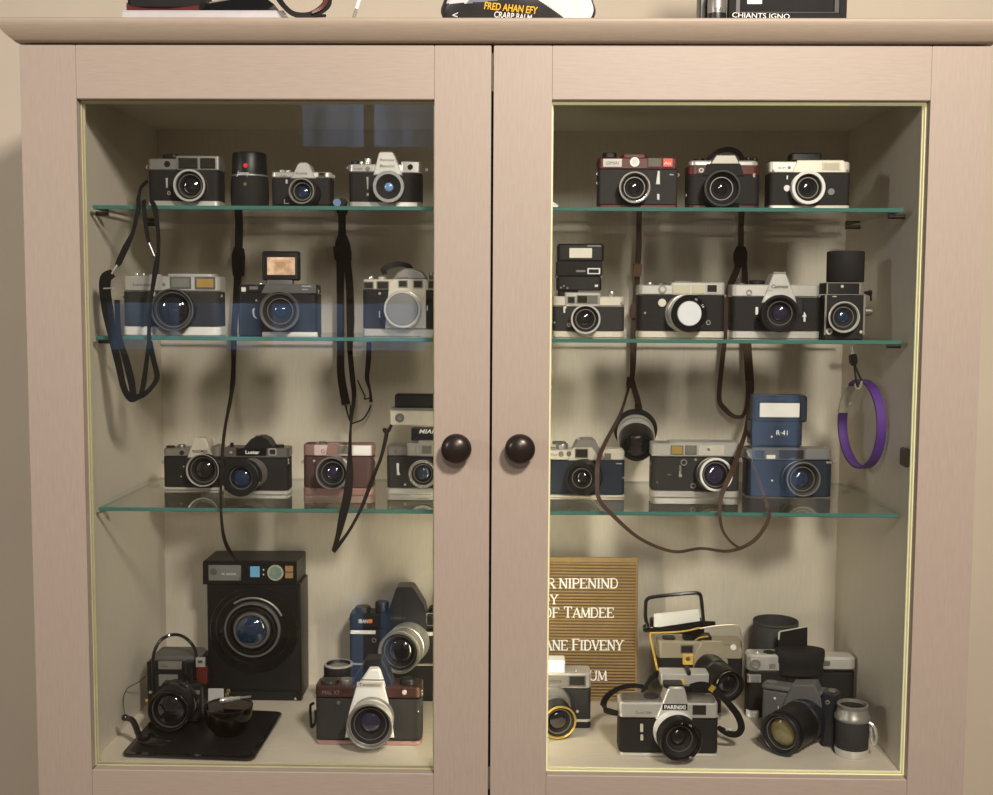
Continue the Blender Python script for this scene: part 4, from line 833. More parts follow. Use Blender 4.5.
c = T('box_camera', 'black boxy upright camera with a tall round hood, rightmost on the second shelf', 'camera', on(2, 845, .09))
c.slab('body', 'leather', 825.5, 294.8, 864.4, None, 0, 34, 2, .6)
for n_, a_ in (('frame', (825.2, 294.2, 826, 335)), ('frame', (863.8, 294.2, 864.6, 335)), ('frame', (825.2, 294, 864.6, 294.8))): c.plate('edge_trim', 'pewter', *a_, -.6, .8, .2, .1)
f = c.slab('finder_hood', 'black', 827, 282.6, 860.4, 294.2, 1, 32, 1.5, .6)
for a_ in ((826.8, 282.4, 860.6, 283.4), (826.8, 282.4, 827.9, 294), (859.5, 282.4, 860.6, 294)): c.plate('hood_trim', 'pewter', *a_, .6, 1.6, .2, .1, f)
c.disc('emblem', 'cream', 842.4, 286.4, 1.5, 1, .2, f)
kk = c.k; a = c.pt(845, 281.8, 17); b_ = c.pt(845, 251.4, 17); bm = bmesh.new(); h = b_.z-a.z
lathe(bm, [(-.4*kk, 17.6*kk), (h*.02, 18.4*kk), (h*.94, 18.6*kk), (h*.985, 18.2*kk), (h, 17.4*kk)], (a.x, 17*kk, a.z), (0, 0, 1), 44); c.add('round_hood', bm, 'matte')
c.lens(844.3, 317.2, 15.6, 10, 'black', 'black', 'silver', 'gblue', .1, mid=(.2, .7), rec=.45, gl=.4)
c.disc('maker_badge', 'cream', 829.4, 331.4, 3.4, 0, -.8); c.disc('badge_core', 'gunmetal', 829.4, 331.4, 1.6, -.5, -1.1); c.disc('screw', 'cream', 861, 332, 1.6, 0, -.7); c.plate('latch', 'cream', 832.6, 296, 836.6, 297, -.6, 0, .2, .1)
bm = bmesh.new(); a = c.pt(864.4, 293, 10); lathe(bm, [(0, 2*kk), (4*kk, 2*kk), (4.2*kk, 3*kk), (7*kk, 3*kk)], a, (1, 0, 0), 20); c.add('wind_crank', bm, 'gloss')
c.cord('gloss', [(869, 292, .105), (871, 297, .10), (871, 301, .10)], 1, name='crank_handle')
bm = bmesh.new(); a = c.pt(864.4, 311.5, 12); lathe(bm, [(0, 4.6*kk), (5*kk, 4.6*kk), (5.2*kk, 3.2*kk), (7*kk, 3.2*kk)], a, (1, 0, 0), 24); c.add('focus_knob', bm, 'gunmetal')

# ---------------------------------------------------------------- third shelf, right door
c = T('reflex_camera', 'navy and silver reflex camera, by the centre stile on the right third shelf', 'camera', on(3, 582, .150))
c.body(541, 624.6, 450, 460.4, 494.8, 27, 5, 'cream', 'navy_leather', 'cream')
c.poly('prism_housing', 'pewter', [(567, 460.6), (606, 460.6), (596, 441.6), (593, 439.4), (582, 439.4), (577, 441.6)], -1.2, 23, 1)
c.poly('finder_front', 'cream', [(568, 460.4), (601, 460.4), (592, 447.6), (573, 447.6)], -1.8, 0, .5); c.window(575, 448.6, 588, 458, 'wdark', 'gunmetal', -2)
c.lens(581.2, 478.8, 16.4, 20, 'black', 'black', 'black', 'glass', .22, mount=(584, 476.6), mid=(.3, .84), bodyr=1.1, rec=.5, gl=.5)
c.knob('shutter_dial', 'pewter', 562, 450.2, 443, 6, 12); c.knob('wind_knob', 'gunmetal', 559, 443.6, 441.4, 7, 12); c.knob('release', 'chrome', 579, 441, 438.4, 1.6, 8); c.text('edilux', 552.6, 454.4, 2.4, -.5, 'print', 10, shear=.3)
c.disc('dial', 'pewter', 561, 454.2, 2.8, 0, -1.4); c.disc('dial_ring', 'gunmetal', 569, 454, 2.6, -.6, -1.8); c.window(604.6, 453.4, 611, 459, 'wgrey', 'gunmetal', -.4); c.plate('contact', 'chrome', 616, 463, 622, 464.4, -.4, .4, .3, .1); c.disc('screw', 'chrome', 623, 478, .9, 0, -.8); c.slab('rewind_plate', 'cream', 604, 449, 622, 451.6, 4, 22, 5, .5)

c = T('hanging_lens', 'black and silver lens dangling by its strap in front of the back panel', 'lens', onY(636, 462, .262))
a, b_ = c.w(635.4, 428.6, .285), c.w(636.8, 446.4, .222); ax = b_-a; L_ = ax.length; kk = c.k
bm = bmesh.new(); lathe(bm, [(-.003, 12*kk), (0, 21.5*kk), (.004, 22*kk), (.007, 21.4*kk), (.008, 17*kk)], a, ax, 48); c.add('mount_flange', bm, 'matte')
bm = bmesh.new(); lathe(bm, [(.006, 17.5*kk), (L_*.2, 18.5*kk), (L_*.22, 18*kk), (L_*.3, 18*kk), (L_*.32, 18.6*kk), (L_*.5, 18.6*kk), (L_*.52, 18*kk), (L_*.6, 17.6*kk)], a, ax, 48); c.add('barrel', bm, 'silver')
bm = bmesh.new(); lathe(bm, [(L_*.56, 17*kk), (L_*.6, 17.6*kk), (L_*.95, 16.4*kk), (L_, 15.8*kk), (L_, 13.6*kk), (L_-.003, 13*kk)], a, ax, 48, True, False); c.add('front_barrel', bm, 'black')
bm = bmesh.new(); lathe(bm, [(L_-.0045, 13.3*kk), (L_-.003, 8*kk), (L_-.0025, 0)], a, ax, 40); c.add('front_element', bm, 'glass')
c.strap('strap', [(638.2, 404.6, .306), (639, 410, .290), (640, 420, .262), (641.6, 432, .236), (642.4, 435, .238)], [7, 7, 7, 6, 4], name='strap_tab')

c = T('rangefinder_camera', 'silver and charcoal rangefinder camera with a white-rimmed violet lens, on the third shelf', 'camera', on(3, 695.5, .155))
c.body(652, 739.6, 443.6, 457.2, 490.8, 28, 6, 'silver', 'grey_leather', 'silver')
c.slab('top_step', 'silver', 670, 442.2, 739.4, 446, 0, 26, 5, .8)
c.window(670.8, 445.4, 683.4, 454.8, 'wamber', 'gunmetal', -.4); c.window(685.4, 445.4, 696.6, 454.8, 'wgrey', 'gunmetal', -.4); f = c.plate('grille', 'cream', 698.8, 445.2, 724.4, 455.8, -.6, .6, .5, .2); c.disc('grille_emblem', 'midgrey', 708.6, 449.6, 1.6, -.4, -.9, f)
c.lens(716.6, 474.8, 16.6, 20, 'black', 'gunmetal', 'white', 'gpurple', .14, mount=(711, 474.2), mid=(.3, .8), bodyr=1.04, gripr=1.0, rec=.45, gl=.66)
c.disc('lever_pivot', 'pewter', 684, 462.6, 3.4, 0, -2, ring=2); c.plate('self_timer_lever', 'pewter', 679.2, 465, 681.2, 475, -.3, -1.6, .6, .2); c.disc('lever_tip', 'chrome', 680.4, 475.6, 2, 0, -2.2); c.disc('button', 'pewter', 693.4, 486, 2.8, 0, -1.6, ring=1.6)
c.disc('screw', 'chrome', 695.6, 459.8, 1.5, 0, -1); c.plate('latch', 'brass', 667.4, 474, 671, 475.4, -.4, .4, .3, .1); c.disc('screw', 'chrome', 657.4, 482.6, .8, 0, -.7); c.lug(651.4, 463.6); c.lug(740, 460, 3)
c.knob('shutter_dial', 'silver', 678, 443.8, 440.6, 4.4, 12); c.knob('wind_knob', 'pewter', 662, 443.8, 442, 6, 12)

c = T('rangefinder_camera', 'dark camera with a big flash in painted reflection blue on top, rightmost on the third shelf', 'camera', on(3, 790, .160))
c.body(747, 832, 449, 460.4, 496.8, 28, 7, 'midgrey', 'navy_leather', 'pewter')
c.slab('finder_band', 'gunmetal', 752, 447.6, 806, 460.6, -.8, 24, 2, .6); c.window(753.8, 449.4, 765.4, 459.6, 'wdark', 'gunmetal', -1); c.plate('ready_lamp', 'flash', 766.6, 455, 775.4, 458.8, -1.4, 0, .4, .1); c.window(778, 449, 804.6, 460, 'wdark', 'gunmetal', -1)
c.lens(803.8, 479.4, 17, 20, 'navy', 'navy', 'pewter', 'gblue', .08, mount=(797.6, 478), mid=(.3, .84), bodyr=1.06, gripr=1.02, rec=.5, gl=.5)
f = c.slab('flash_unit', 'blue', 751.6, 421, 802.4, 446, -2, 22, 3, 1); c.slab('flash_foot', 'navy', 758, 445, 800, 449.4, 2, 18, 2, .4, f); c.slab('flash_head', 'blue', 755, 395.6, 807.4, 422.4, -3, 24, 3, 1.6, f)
g = c.plate('flash_frame', 'navy', 758, 400.6, 801.6, 419, -3.5, -2, 1, .3, f); c.plate('flash_window', 'flash', 760, 403, 799.4, 417.4, -3.9, -2, .6, .2, f); c.text('R·41', 782, 432.8, 5, -2.3, 'wprint', 11, f); c.disc('flash_lamp', 'flash', 771.8, 436.8, 1, -1.6, -2.6, f)
c.disc('screw', 'flash', 772.2, 480.6, 1, 0, -.9); c.cord('chrome', [(747.6, 451, .152), (750, 457, .148), (752, 462, .150)], 1.3, name='strap_ring'); c.lug(834, 462, 8); c.text('SO', 829, 462.4, 1.8, -.6, 'wprint', 5)

c = T('wristband', 'purple silicone loop with a pale end, hanging under the second shelf by the right wall', 'wristband', onY(861.2, 424, .165))
kk = c.k; bm = bmesh.new(); ca = math.radians(-81)
def band(bm, t0, t1, w0, r=43.5*1.0):
    rings = []
    for i in range(49):
        t = math.radians(t0+(t1-t0)*i/48); ux = Vector((math.cos(ca), math.sin(ca), 0)); nrm = Vector((-math.sin(ca), math.cos(ca), 0))
        rr = r*kk; d = ux*math.cos(t)+Vector((0, 0, 1))*math.sin(t); sq = 1.0
        p = ux*math.cos(t)*rr+Vector((0, 0, 1))*math.sin(t)*rr*1.0
        rings.append([p+nrm*w0*kk/2+d*1.2*kk, p-nrm*w0*kk/2+d*1.2*kk, p-nrm*w0*kk/2-d*1.2*kk, p+nrm*w0*kk/2-d*1.2*kk])
    loft(bm, rings)
band(bm, 170, 480, 9.5); c.add('band', bm, 'purple')
bm = bmesh.new(); band(bm, 121, 172, 9.8, 43.6); c.add('pale_end', bm, 'cream')
c.cord('chrome', [(851, 345.6, .150), (851.8, 350, .150), (852.6, 356, .150)], 1.9, name='clip')
bm = bmesh.new(); a, b_ = c.w(852.3, 354, .150), c.w(854, 365.4, .150); lathe(bm, [(0, 2.4*kk), (.002, 4*kk), ((b_-a).length*.7, 4.4*kk), ((b_-a).length, 2.6*kk)], a, b_-a, 20); c.add('toggle', bm, 'gloss')
c.cord('bronze', [(854, 363, .150), (855.4, 375, .150), (857, 384, .148), (858.8, 388, .146)], 1, name='cord'); c.cord('bronze', [(854.6, 364, .151), (858, 373, .151), (861.8, 381, .150)], 1, name='cord')
c.cord('champ', [(855.4, 384, .152), (856.4, 388.4, .148), (860, 387.6, .145), (861.8, 381.6, .150)], 1.3, name='ring')

# ---------------------------------------------------------------- cabinet floor, right door
GL = {  # hand-drawn serif capitals: strokes (points, weight, serif at start, serif at end)
 'R': [([(.16, 0), (.16, 1)], 1, 1, 1), ([(.16, 1), (.5, 1), (.66, .9), (.7, .75), (.64, .6), (.48, .52), (.16, .52)], .55, 0, 0), ([(.4, .52), (.78, 0)], 1, 0, 1)],
 'E': [([(.16, 0), (.16, 1)], 1, 1, 1), ([(.16, 1), (.72, 1), (.72, .82)], .5, 0, 0), ([(.16, .52), (.56, .52)], .5, 0, 0), ([(.16, 0), (.74, 0), (.74, .2)], .5, 0, 0)],
 'F': [([(.16, 0), (.16, 1)], 1, 1, 1), ([(.16, 1), (.72, 1), (.72, .82)], .5, 0, 0), ([(.16, .52), (.56, .52)], .5, 0, 0)],
 'N': [([(.14, 0), (.14, 1)], .6, 1, 1), ([(.14, 1), (.78, 0)], 1, 0, 0), ([(.78, 0), (.78, 1)], .6, 0, 1)],
 'I': [([(.2, 0), (.2, 1)], 1, 1, 1)],
 'P': [([(.16, 0), (.16, 1)], 1, 1, 1), ([(.16, 1), (.52, 1), (.68, .9), (.72, .74), (.66, .56), (.5, .48), (.16, .48)], .55, 0, 0)],
 'D': [([(.16, 0), (.16, 1)], 1, 1, 1), ([(.16, 1), (.5, 1), (.7, .88), (.8, .5), (.7, .12), (.5, 0), (.16, 0)], .65, 0, 0)],
 'O': [([(.48, 1), (.24, .9), (.12, .5), (.24, .1), (.48, 0), (.72, .1), (.84, .5), (.72, .9), (.48, 1)], .75, 0, 0)],
 'U': [([(.14, 1), (.14, .3), (.24, .06), (.46, 0), (.66, .06), (.76, .3), (.76, 1)], .75, 1, 1)],
 'Y': [([(.1, 1), (.44, .45)], .9, 1, 0), ([(.8, 1), (.44, .45)], .55, 1, 0), ([(.44, .47), (.44, 0)], 1, 0, 1)],
 'T': [([(.42, 0), (.42, 1)], 1, 1, 0), ([(.08, .8), (.08, 1), (.78, 1), (.78, .8)], .5, 0, 0)],
 'A': [([(.08, 0), (.44, 1)], .5, 1, 0), ([(.44, 1), (.8, 0)], 1, 0, 1), ([(.22, .34), (.66, .34)], .45, 0, 0)],
 'M': [([(.12, 0), (.16, 1)], .55, 1, 0), ([(.16, 1), (.5, .06)], 1, 0, 0), ([(.5, .06), (.86, 1)], .5, 0, 0), ([(.86, 1), (.9, 0)], 1, 0, 1)],
 'V': [([(.1, 1), (.44, 0)], 1, 1, 0), ([(.44, 0), (.78, 1)], .5, 0, 1)],
 'C': [([(.76, .76), (.68, .94), (.46, 1), (.24, .9), (.12, .5), (.24, .1), (.46, 0), (.68, .06), (.78, .24)], .7, 0, 0)],
}
GW = dict(R=.82, E=.84, F=.8, N=.94, I=.42, P=.8, D=.9, O=.96, U=.9, Y=.88, T=.86, A=.88, M=1.0, V=.86, C=.86)
BY = .272
c = T('letter_board', 'brown ribbed letter board with white capitals, leaning against the back panel', 'letter board', Vector((onY(580, 700, BY).x, BY, zF+.0011)), 0, -4)
kk = c.k
bd = c.plate('board', 'grain', 492, 556.6, 638.4, None, .8, 6, 4, .4)
x0, x1, z0, z1 = c.xz(494.4, 559, 636, None, -.2); bm = bmesh.new(); pitch = 3.12*kk; n_ = int((z1-.004)/pitch)
prof = []
for i in range(n_):
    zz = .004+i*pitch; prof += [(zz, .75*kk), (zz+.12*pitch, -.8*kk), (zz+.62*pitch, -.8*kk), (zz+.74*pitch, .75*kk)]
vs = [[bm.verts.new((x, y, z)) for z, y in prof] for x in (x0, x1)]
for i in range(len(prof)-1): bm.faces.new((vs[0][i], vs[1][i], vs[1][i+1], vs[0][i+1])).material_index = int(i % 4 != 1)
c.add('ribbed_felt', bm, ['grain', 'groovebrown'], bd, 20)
def letter(ch, px, pbase, h, adv):
    bm = bmesh.new(); p = c.pt(px, pbase, -1.3); sx, sy, sw = adv*kk/GW[ch], h*kk, .17*h*kk
    def quad(a, b, w_):
        a, b = Vector(a), Vector(b); d = b-a
        if d.length < 1e-9: return
        d.normalize(); n = Vector((-d.y, d.x))*w_/2; P = [a+n-d*w_*.12, a-n-d*w_*.12, b-n+d*w_*.12, b+n+d*w_*.12]
        extr(bm, [(q.x, q.y) for q in P], 0, 1, lambda u, v, e: (p.x+u, p.y+(e)*.7*kk, p.z+v))
    for pts, w_, s0, s1 in GL[ch]:
        Q = [(x*sx, y*sy) for x, y in pts]
        for a, b in zip(Q, Q[1:]): quad(a, b, sw*w_)
        for fl_, q in ((s0, Q[0]), (s1, Q[-1])):
            if fl_: quad((q[0]-sw*.95, q[1]), (q[0]+sw*.95, q[1]), sw*.42)
    c.add('letter', bm, 'letter', bd, 20)
def line(s, xr, pbase, h, adv, big=()):
    tot = sum((1.12 if i in big else 1)*GW.get(q, .4)*adv for i, q in enumerate(s)); x = xr-tot
    for i, q in enumerate(s):
        f_ = 1.12 if i in big else 1; a_ = GW.get(q, .4)*adv*f_
        if q != ' ': letter(q, x, pbase, h*f_, a_)
        x += a_
line('ER NIPENIND', 618.4, 588, 9.4, 9.6); line('OY', 557.8, 604, 9, 8.6); line('OF TAMDEE', 614.4, 617.4, 9.4, 9.4, (3,)); line('ANE FIDVENY', 623.4, 650, 9.6, 9.0, (4,)); line('RUM', 606.8, 680.4, 9.4, 9.4)

c = T('compact_camera', 'black and silver camera with a gold-rimmed lens, half hidden before the letter board', 'camera', fl(552, 728))
c.body(509, 590.6, 673, 688.8, 722, 27, 4, 'silver', 'grey_leather', 'black')
c.slab('silver_line', 'silver', 508.6, 718.6, 591, 722.2, -.5, 27.5, 4, .3); f = c.plate('name_band', 'pewter', 516, 675, 586, 687, -.7, .4, .5, .2); c.text('Fiodeta', 552.5, 680.6, 3.8, -.9, 'print', 18, f); c.window(568.6, 675.6, 585.4, 686.2, 'wdark', 'gunmetal', -.8)
c.slab('flash_cube', 'card', 528, 660.4, 565, 673.4, 4, 22, 1.5, .7); c.disc('screw', 'chrome', 576, 671, 1.6, 2, 0); c.knob('release', 'chrome', 575.6, 673, 670.2, 1.8, 8)
c.lens(560, 724, 17, 34, 'gunmetal', 'black', 'gold', 'glass', .1, mount=(550, 708), mid=(.4, .86), bodyr=1.0, gripr=1.0, rec=.4, gl=.6); c.disc('lens_collar', 'pewter', 552.4, 706, 18.6, 0, -8, bev=1.2); c.disc('emblem', 'silver', 577.4, 711.6, 1.5, 0, -1)

c = T('reflex_camera', 'silver and black reflex camera with black neck strap, foremost on the right cabinet floor', 'camera', fl(668.5, 756.5))
slr(c, 619.4, 718, 703, 718.8, 753, [(656, 719.4), (693, 719.4), (690, 712), (685, 690), (683, 687.6), (670, 687.6), (668, 690)], depth=30, pd=(-1.6, 22))
c.slab('top_cover', 'gunmetal', 622, 700.2, 716, 703.6, 3, 28, 4, .6)
f = c.plate('name_plate', 'gloss', 662.6, 704, 687.4, 710.4, -2.4, -1, .8, .2); c.text('PARINIXI', 675, 707.2, 4, -2.6, 'wprint', 21, f, bold=.02); c.window(691.6, 704.2, 707, 716, 'wdark', 'silver', -.4); c.text('Tuvol 70M', 643.4, 712.6, 2.6, -.5, 'print', 16)
c.lens(681.4, 741.6, 21, 27, 'white', 'black', 'gloss', 'glass', .16, mount=(674, 731), mid=(.36, .87), bodyr=.98, gripr=1.0, rec=.55, gl=.45)
for t_, s_ in ((120, '2.8'), (90, '45'), (60, '1:2'), (-60, '55')): c.text(s_, 681.4+18.4*math.cos(math.radians(t_)), 741.6-18.4*math.sin(math.radians(t_)), 1.8, -27.2, 'wprint', rot=t_-90)
c.plate('self_timer_lever', 'cream', 640.2, 723.6, 643, 731.6, 0, -1.8, .8, .3); c.plate('lever_foot', 'cream', 640.4, 734.4, 643, 740, 0, -1.4, .6, .2)
c.knob('rewind_knob', 'black', 634, 703.4, 699, 8, 15); c.knob('shutter_dial', 'black', 651, 700.6, 694.6, 8, 16); c.knob('wind_lever', 'gunmetal', 703, 703.4, 700, 7, 15); c.slab('prism_cap', 'black', 664.4, 684.6, 683.6, 689, 2, 18, 3, .6)
f = c.slab('flash_unit', 'silver', 661, 674, 709, 686.5, 24, 46, 2, .8); c.slab('flash_top', 'black', 687, 671.4, 691, 676, 24, 44, .6, .3, f); c.plate('flash_badge', 'yellow', 680.6, 679.6, 684.6, 688, 22.6, 25, .6, .2, f); c.slab('flash_foot', 'black', 664, 686, 692, 692, 18, 40, 2, .5, f)
Yh = c.o.location.y
c.strap('bstrap', [(619.6, 713.5, Yh+.006), (612, 712, Yh+.02), (604.4, 709, Yh+.04), (604, 702, Yh+.06), (609, 694.6, Yh+.075), (620, 688, Yh+.085), (634, 685.6, Yh+.09), (648, 688, Yh+.09)], [5, 7, 7.6, 7, 6, 5, 5, 4])
c.strap('bstrap', [(640, 697, Yh+.05), (646, 686, Yh+.06), (653, 677, Yh+.065), (664, 670.6, Yh+.066), (678, 669.4, Yh+.064), (690, 670.4, Yh+.06)], [3, 4, 5.5, 6, 6, 5])
c.strap('bstrap', [(690, 686, Yh+.01), (700, 684.5, Yh+.012), (709, 686.4, Yh+.012), (719, 694, Yh+.012), (729, 704, Yh+.012), (738, 716, Yh+.014), (741.4, 727, Yh+.016), (738, 733.6, Yh+.02), (730, 734, Yh+.02), (722, 730, Yh+.018), (718, 727, Yh+.014)], [4, 6, 6.5, 6, 6.5, 7, 7, 6.5, 6.5, 6, 4])
c.strap('gold', [(710, 687, Yh+.010), (714, 690, Yh+.010)], 6.4, name='strap_end', th=1.6); c.text('EMX', 731, 734, 2.6, -.5, 'wprint', 6).location.y = .016
c.lug(619, 713); c.lug(718.6, 718)

c = T('gold_zoom_camera', 'champagne camera with a black wire handle and white card on top, behind the strapped camera', 'camera', Vector((onY(700, 690, .225).x, .225, zF+.0003)))
Y2 = .225
c.slab('body', 'leather', 658, 653.5, 743, 685, 0, 22, 5, .5); c.slab('support_block', 'black', 664, 685, 722, None, 2, 20, 3, .5)
c.slab('top_plate', 'champ', 657.8, 641, 743.4, 660, -.4, 22.4, 5, 1.6); c.poly('front_step', 'champ', [(693, 676), (728, 676), (728, 661), (722, 641), (702, 641), (694, 656)], -1.4, 6, .8)
c.window(680.6, 645, 693.4, 653.4, 'wdark', 'gunmetal', -.6); f = c.plate('yellow_badge', 'yellow', 683, 654.6, 693.4, 665, -2.2, 0, 1, .3); c.disc('badge_eye', 'gunmetal', 688, 658.8, 2.2, -2, -3, f); c.disc('lamp', 'white', 733.6, 647.6, 3, 0, -1.4)
c.lens(730, 687, 15.6, 40, 'black', 'black', 'gloss', 'glass', .14, mount=(709, 669), mid=(.35, .86), bodyr=1.0, gripr=1.0, rec=.5, gl=.7)
c.slab('hot_shoe', 'black', 684, 636.6, 712, 641.6, 2, 18, 2, .5); c.slab('top_dial', 'black', 663, 638.8, 676, 641.4, 4, 18, 4, .4); c.cord('yellow', [(694, 641, Y2+.004), (700, 637.6, Y2+.002), (708, 636.4, Y2+.002)], 1, name='yellow_wire')
f = c.slab('flash_bar', 'black', 651, 621, 705, 634.6, 3, 20, 4, 1.4); bm = bmesh.new(); a, b_ = c.pt(643, 628.4, 4), c.pt(715, 623.4, 10); lathe(bm, [(0, 3*c.k), (.003, 4.2*c.k), ((b_-a).length*.2, 4*c.k), ((b_-a).length*.85, 3.4*c.k), ((b_-a).length, 2.2*c.k)], a, b_-a, 20); c.add('bar_tube', bm, 'gloss', f); c.slab('bar_post', 'black', 684, 632, 700, 641, 6, 16, 2, .4, f)
c.cord('gloss', [(648.4, 627, Y2-.004), (645.6, 618, Y2-.004), (645.8, 604, Y2-.004), (647, 599.8, Y2-.004), (652, 597.2, Y2-.003), (672, 594.8, Y2-.003), (694, 593, Y2-.002), (699.4, 594.2, Y2-.002), (701.2, 598, Y2-.002), (702.6, 612, Y2), (704, 626, Y2)], 1.9, name='wire_handle', smooth=5)
c.poly('white_card', 'card', [(653.6, 628), (654, 614), (698.4, 609.4), (700, 621)], 1.5, 2.6, .1)
c.cord('yellow', [(649.6, 633, Y2-.004), (652, 645, Y2-.004), (657, 668, Y2-.004), (658, 676, Y2-.003)], 1.2, name='yellow_wire', smooth=3); c.cord('yellow', [(649.6, 633, Y2-.004), (668, 632.4, Y2-.004), (686, 631, Y2-.003), (700, 627.6, Y2)], .9, name='yellow_wire', smooth=3)
c.cord('champ', [(700, 628.5, Y2), (716, 625.8, Y2), (732, 624.8, Y2), (738, 626, Y2), (740.4, 632, Y2-.001), (743.4, 650, Y2-.001)], .8, name='shield_frame', smooth=4)
c.poly('shield', 'clearp', [(690, 640), (742, 648), (739.6, 628), (735, 625.4), (716, 626.4), (694, 630)], -.5, .2, 0)

YC = .288
c = T('lens_hood', 'black open-topped cylinder standing behind the grey zoom camera', 'lens hood', Vector((onY(775, 650, YC).x, YC, zF+.0003)))
kk = c.k; zt = c.pt(775, 620, 0).z; R_ = 22.2*kk; bm = bmesh.new()
lathe(bm, [(0, R_*.97), (.002, R_), (zt-.001, R_), (zt, R_*.985), (zt-.0005, R_*.955), (zt-.012, R_*.93), (.012, R_*.93), (.010, 0)], (0, 0, 0), (0, 0, 1), 56, True, False); c.add('cylinder', bm, 'hood')
bm = bmesh.new(); lathe(bm, [(zt*.965, R_*1.0), (zt*.966, R_*1.012), (zt*.972, R_*1.012), (zt*.973, R_*1.0)], (0, 0, 0), (0, 0, 1), 56, False, False); c.add('rim_band', bm, 'gloss')

c = T('folding_camera', 'old camera with silver end caps and round black cover, behind the grey zoom camera', 'camera', Vector((onY(802, 715, .212).x, .212, zF+.0003)))
c.slab('body', 'leather', 748, 672, 856, None, 0, 21, 7, .6)
c.slab('end_cap', 'silver', 747.6, 655, 786, 672.4, -.6, 21.6, 7, 2); c.slab('end_cap', 'silver', 820, 657.6, 856.6, 671, -.6, 21.6, 7, 2)
c.slab('centre_housing', 'matte', 787, 660, 822, 690, -3, 20, 4, 1)
kk = c.k; a = c.pt(799, 660, 8); b_ = c.pt(799, 648, 8); h = b_.z-a.z; bm = bmesh.new()
loft(bm, [[(a.x+math.cos(2*PI*i/48)*24*kk*r, 5*kk+math.sin(2*PI*i/48)*14*kk*r, a.z+t) for i in range(48)] for t, r in ((-12*kk, .98), (-1*kk, 1.0), (0, 1.03), (h*.8, 1.03), (h, 1.0), (h+.3*kk, .8))]); c.add('round_cover', bm, 'matte')
f = c.poly('raised_flap', 'black', [(778.6, 646), (807.4, 646), (807.6, 628), (806, 626), (780, 631), (778.6, 633)], 14, 15.4, .3); c.poly('flap_edge', 'cream', [(778.2, 633), (780, 631), (806.4, 626), (806.6, 627.2), (780.4, 632.2), (779.4, 640), (778.2, 640)], 13.4, 14, .1, f)
c.disc('dial', 'pewter', 755.6, 664.6, 5.2, 0, -2, ring=3); c.disc('dial_cap', 'chrome', 755.6, 664.6, 3.4, 0, -1.2); c.plate('end_window', 'wgrey', 769.4, 664, 775.4, 668.6, -1.2, 0, .4, .2)
c.slab('side_band', 'chrome', 747.4, 674.6, 762, 683, -1, 5, 3, .5); c.slab('corner_foot', 'white', 747, 711, 760, None, -1.2, 8, 3, .8); c.knob('winder', 'gloss', 769, 655.4, 651.4, 6, 9); c.knob('release', 'chrome', 758, 655.4, 651, 2, 8)
c.knob('dial_right', 'gunmetal', 829, 658, 655.4, 4, 9) if False else c.knob('shutter_dial', 'gunmetal', 829, 658, 655.4, 5, 9); c.knob('frame_counter', 'pewter', 842, 658, 655.6, 5.6, 10); c.plate('end_mark', 'gunmetal', 822, 661, 830, 666, -1, 0, 1, .2)

c = T('zoom_camera', 'dark grey reflex camera with a big ribbed zoom lens, on the cabinet floor', 'camera', fl(801, 740), -24)
c.slab('body', 'grey', 762, 690, 834, None, 0, 18, 4, 1); c.slab('top_plate', 'grey', 761, 684, 834, 700, -.6, 19, 5, 2)
c.poly('prism_housing', 'grey', [(781, 713), (827, 713), (821, 700), (814.6, 685), (792, 685), (785.6, 697)], -5, 16, 1.4)
c.slab('hot_shoe', 'grey', 796, 682.6, 812, 686, 1, 14, 2, .6); c.slab('grip', 'navy', 822, 697, 837.4, None, -9, 10, 4, 1.4); c.slab('grip_top', 'navy', 821.6, 693, 838, 707, -9.4, 10, 4, 1.4)
c.lens(779, 743.2, 20.6, 52, 'navy', 'black', 'navy', 'gamber', .14, mount=(806, 726), mid=(.2, .82), bodyr=1.04, gripr=1.02, rec=.4, gl=.75)
c.disc('indicator', 'flash', 774.6, 698.6, 1.2, -.4, -1.2); c.plate('seam', 'silver', 777.6, 706, 778.6, 718, -.5, .4, .1, .05); c.disc('grip_lamp', 'pewter', 827.4, 702.6, 2.2, -9, -10.4, ring=1.2)
c.slab('shutter_release', 'gunmetal', 827, 690.4, 836, 694, -4, 6, 3, 1); c.knob('mode_dial', 'gunmetal', 772, 684.4, 681.4, 6, 9); c.slab('grip_base', 'pewter', 823, 745, 836.4, None, -8.6, 9.4, 4, .4)

c = T('film_canister', 'small black canister with a silver neck and side clasp, on the cabinet floor', 'canister', fl(856, 760))
kk = c.k; z_ = lambda py: c.pt(855, py, 0).z; bm = bmesh.new()
def lt(name, prof, m, cap0=True, cap1=True, par=None):
    bm = bmesh.new(); lathe(bm, [(z_(p) if p else 0, r*kk) for p, r in prof], (0, 16.5*kk, 0), (0, 0, 1), 48, cap0, cap1); return c.add(name, bm, m, par)
lt('base_ring', [(None, 15.6), (756, 16.8), (752.6, 16.8), (752, 16)], 'silver'); lt('body', [(753, 16.2), (752, 16.4), (725, 16.6), (724, 16)], 'grey_leather')
f = lt('collar', [(725, 16.4), (724, 17.6), (721, 17.6), (719.4, 16.4), (712.6, 14.8), (711.6, 15.4), (709.4, 15.4), (708.8, 14.4), (709, 13.4), (712, 13)], 'pewter', True, False); lt('mouth', [(712, 13.2), (712.4, 6), (712.6, 0)], 'matte', par=f)
c.cord('chrome', [(868.6, 722, fl(856, 760).y+.012), (874, 727, fl(856, 760).y+.008), (876.4, 737, fl(856, 760).y+.006), (873.6, 744, fl(856, 760).y+.006), (871.4, 738, fl(856, 760).y+.006), (870.4, 727, fl(856, 760).y+.008)], 1.7, name='clasp')
c.slab('hinge', 'gunmetal', 867.6, 718, 871.4, 724, 8, 16, 1, .3)

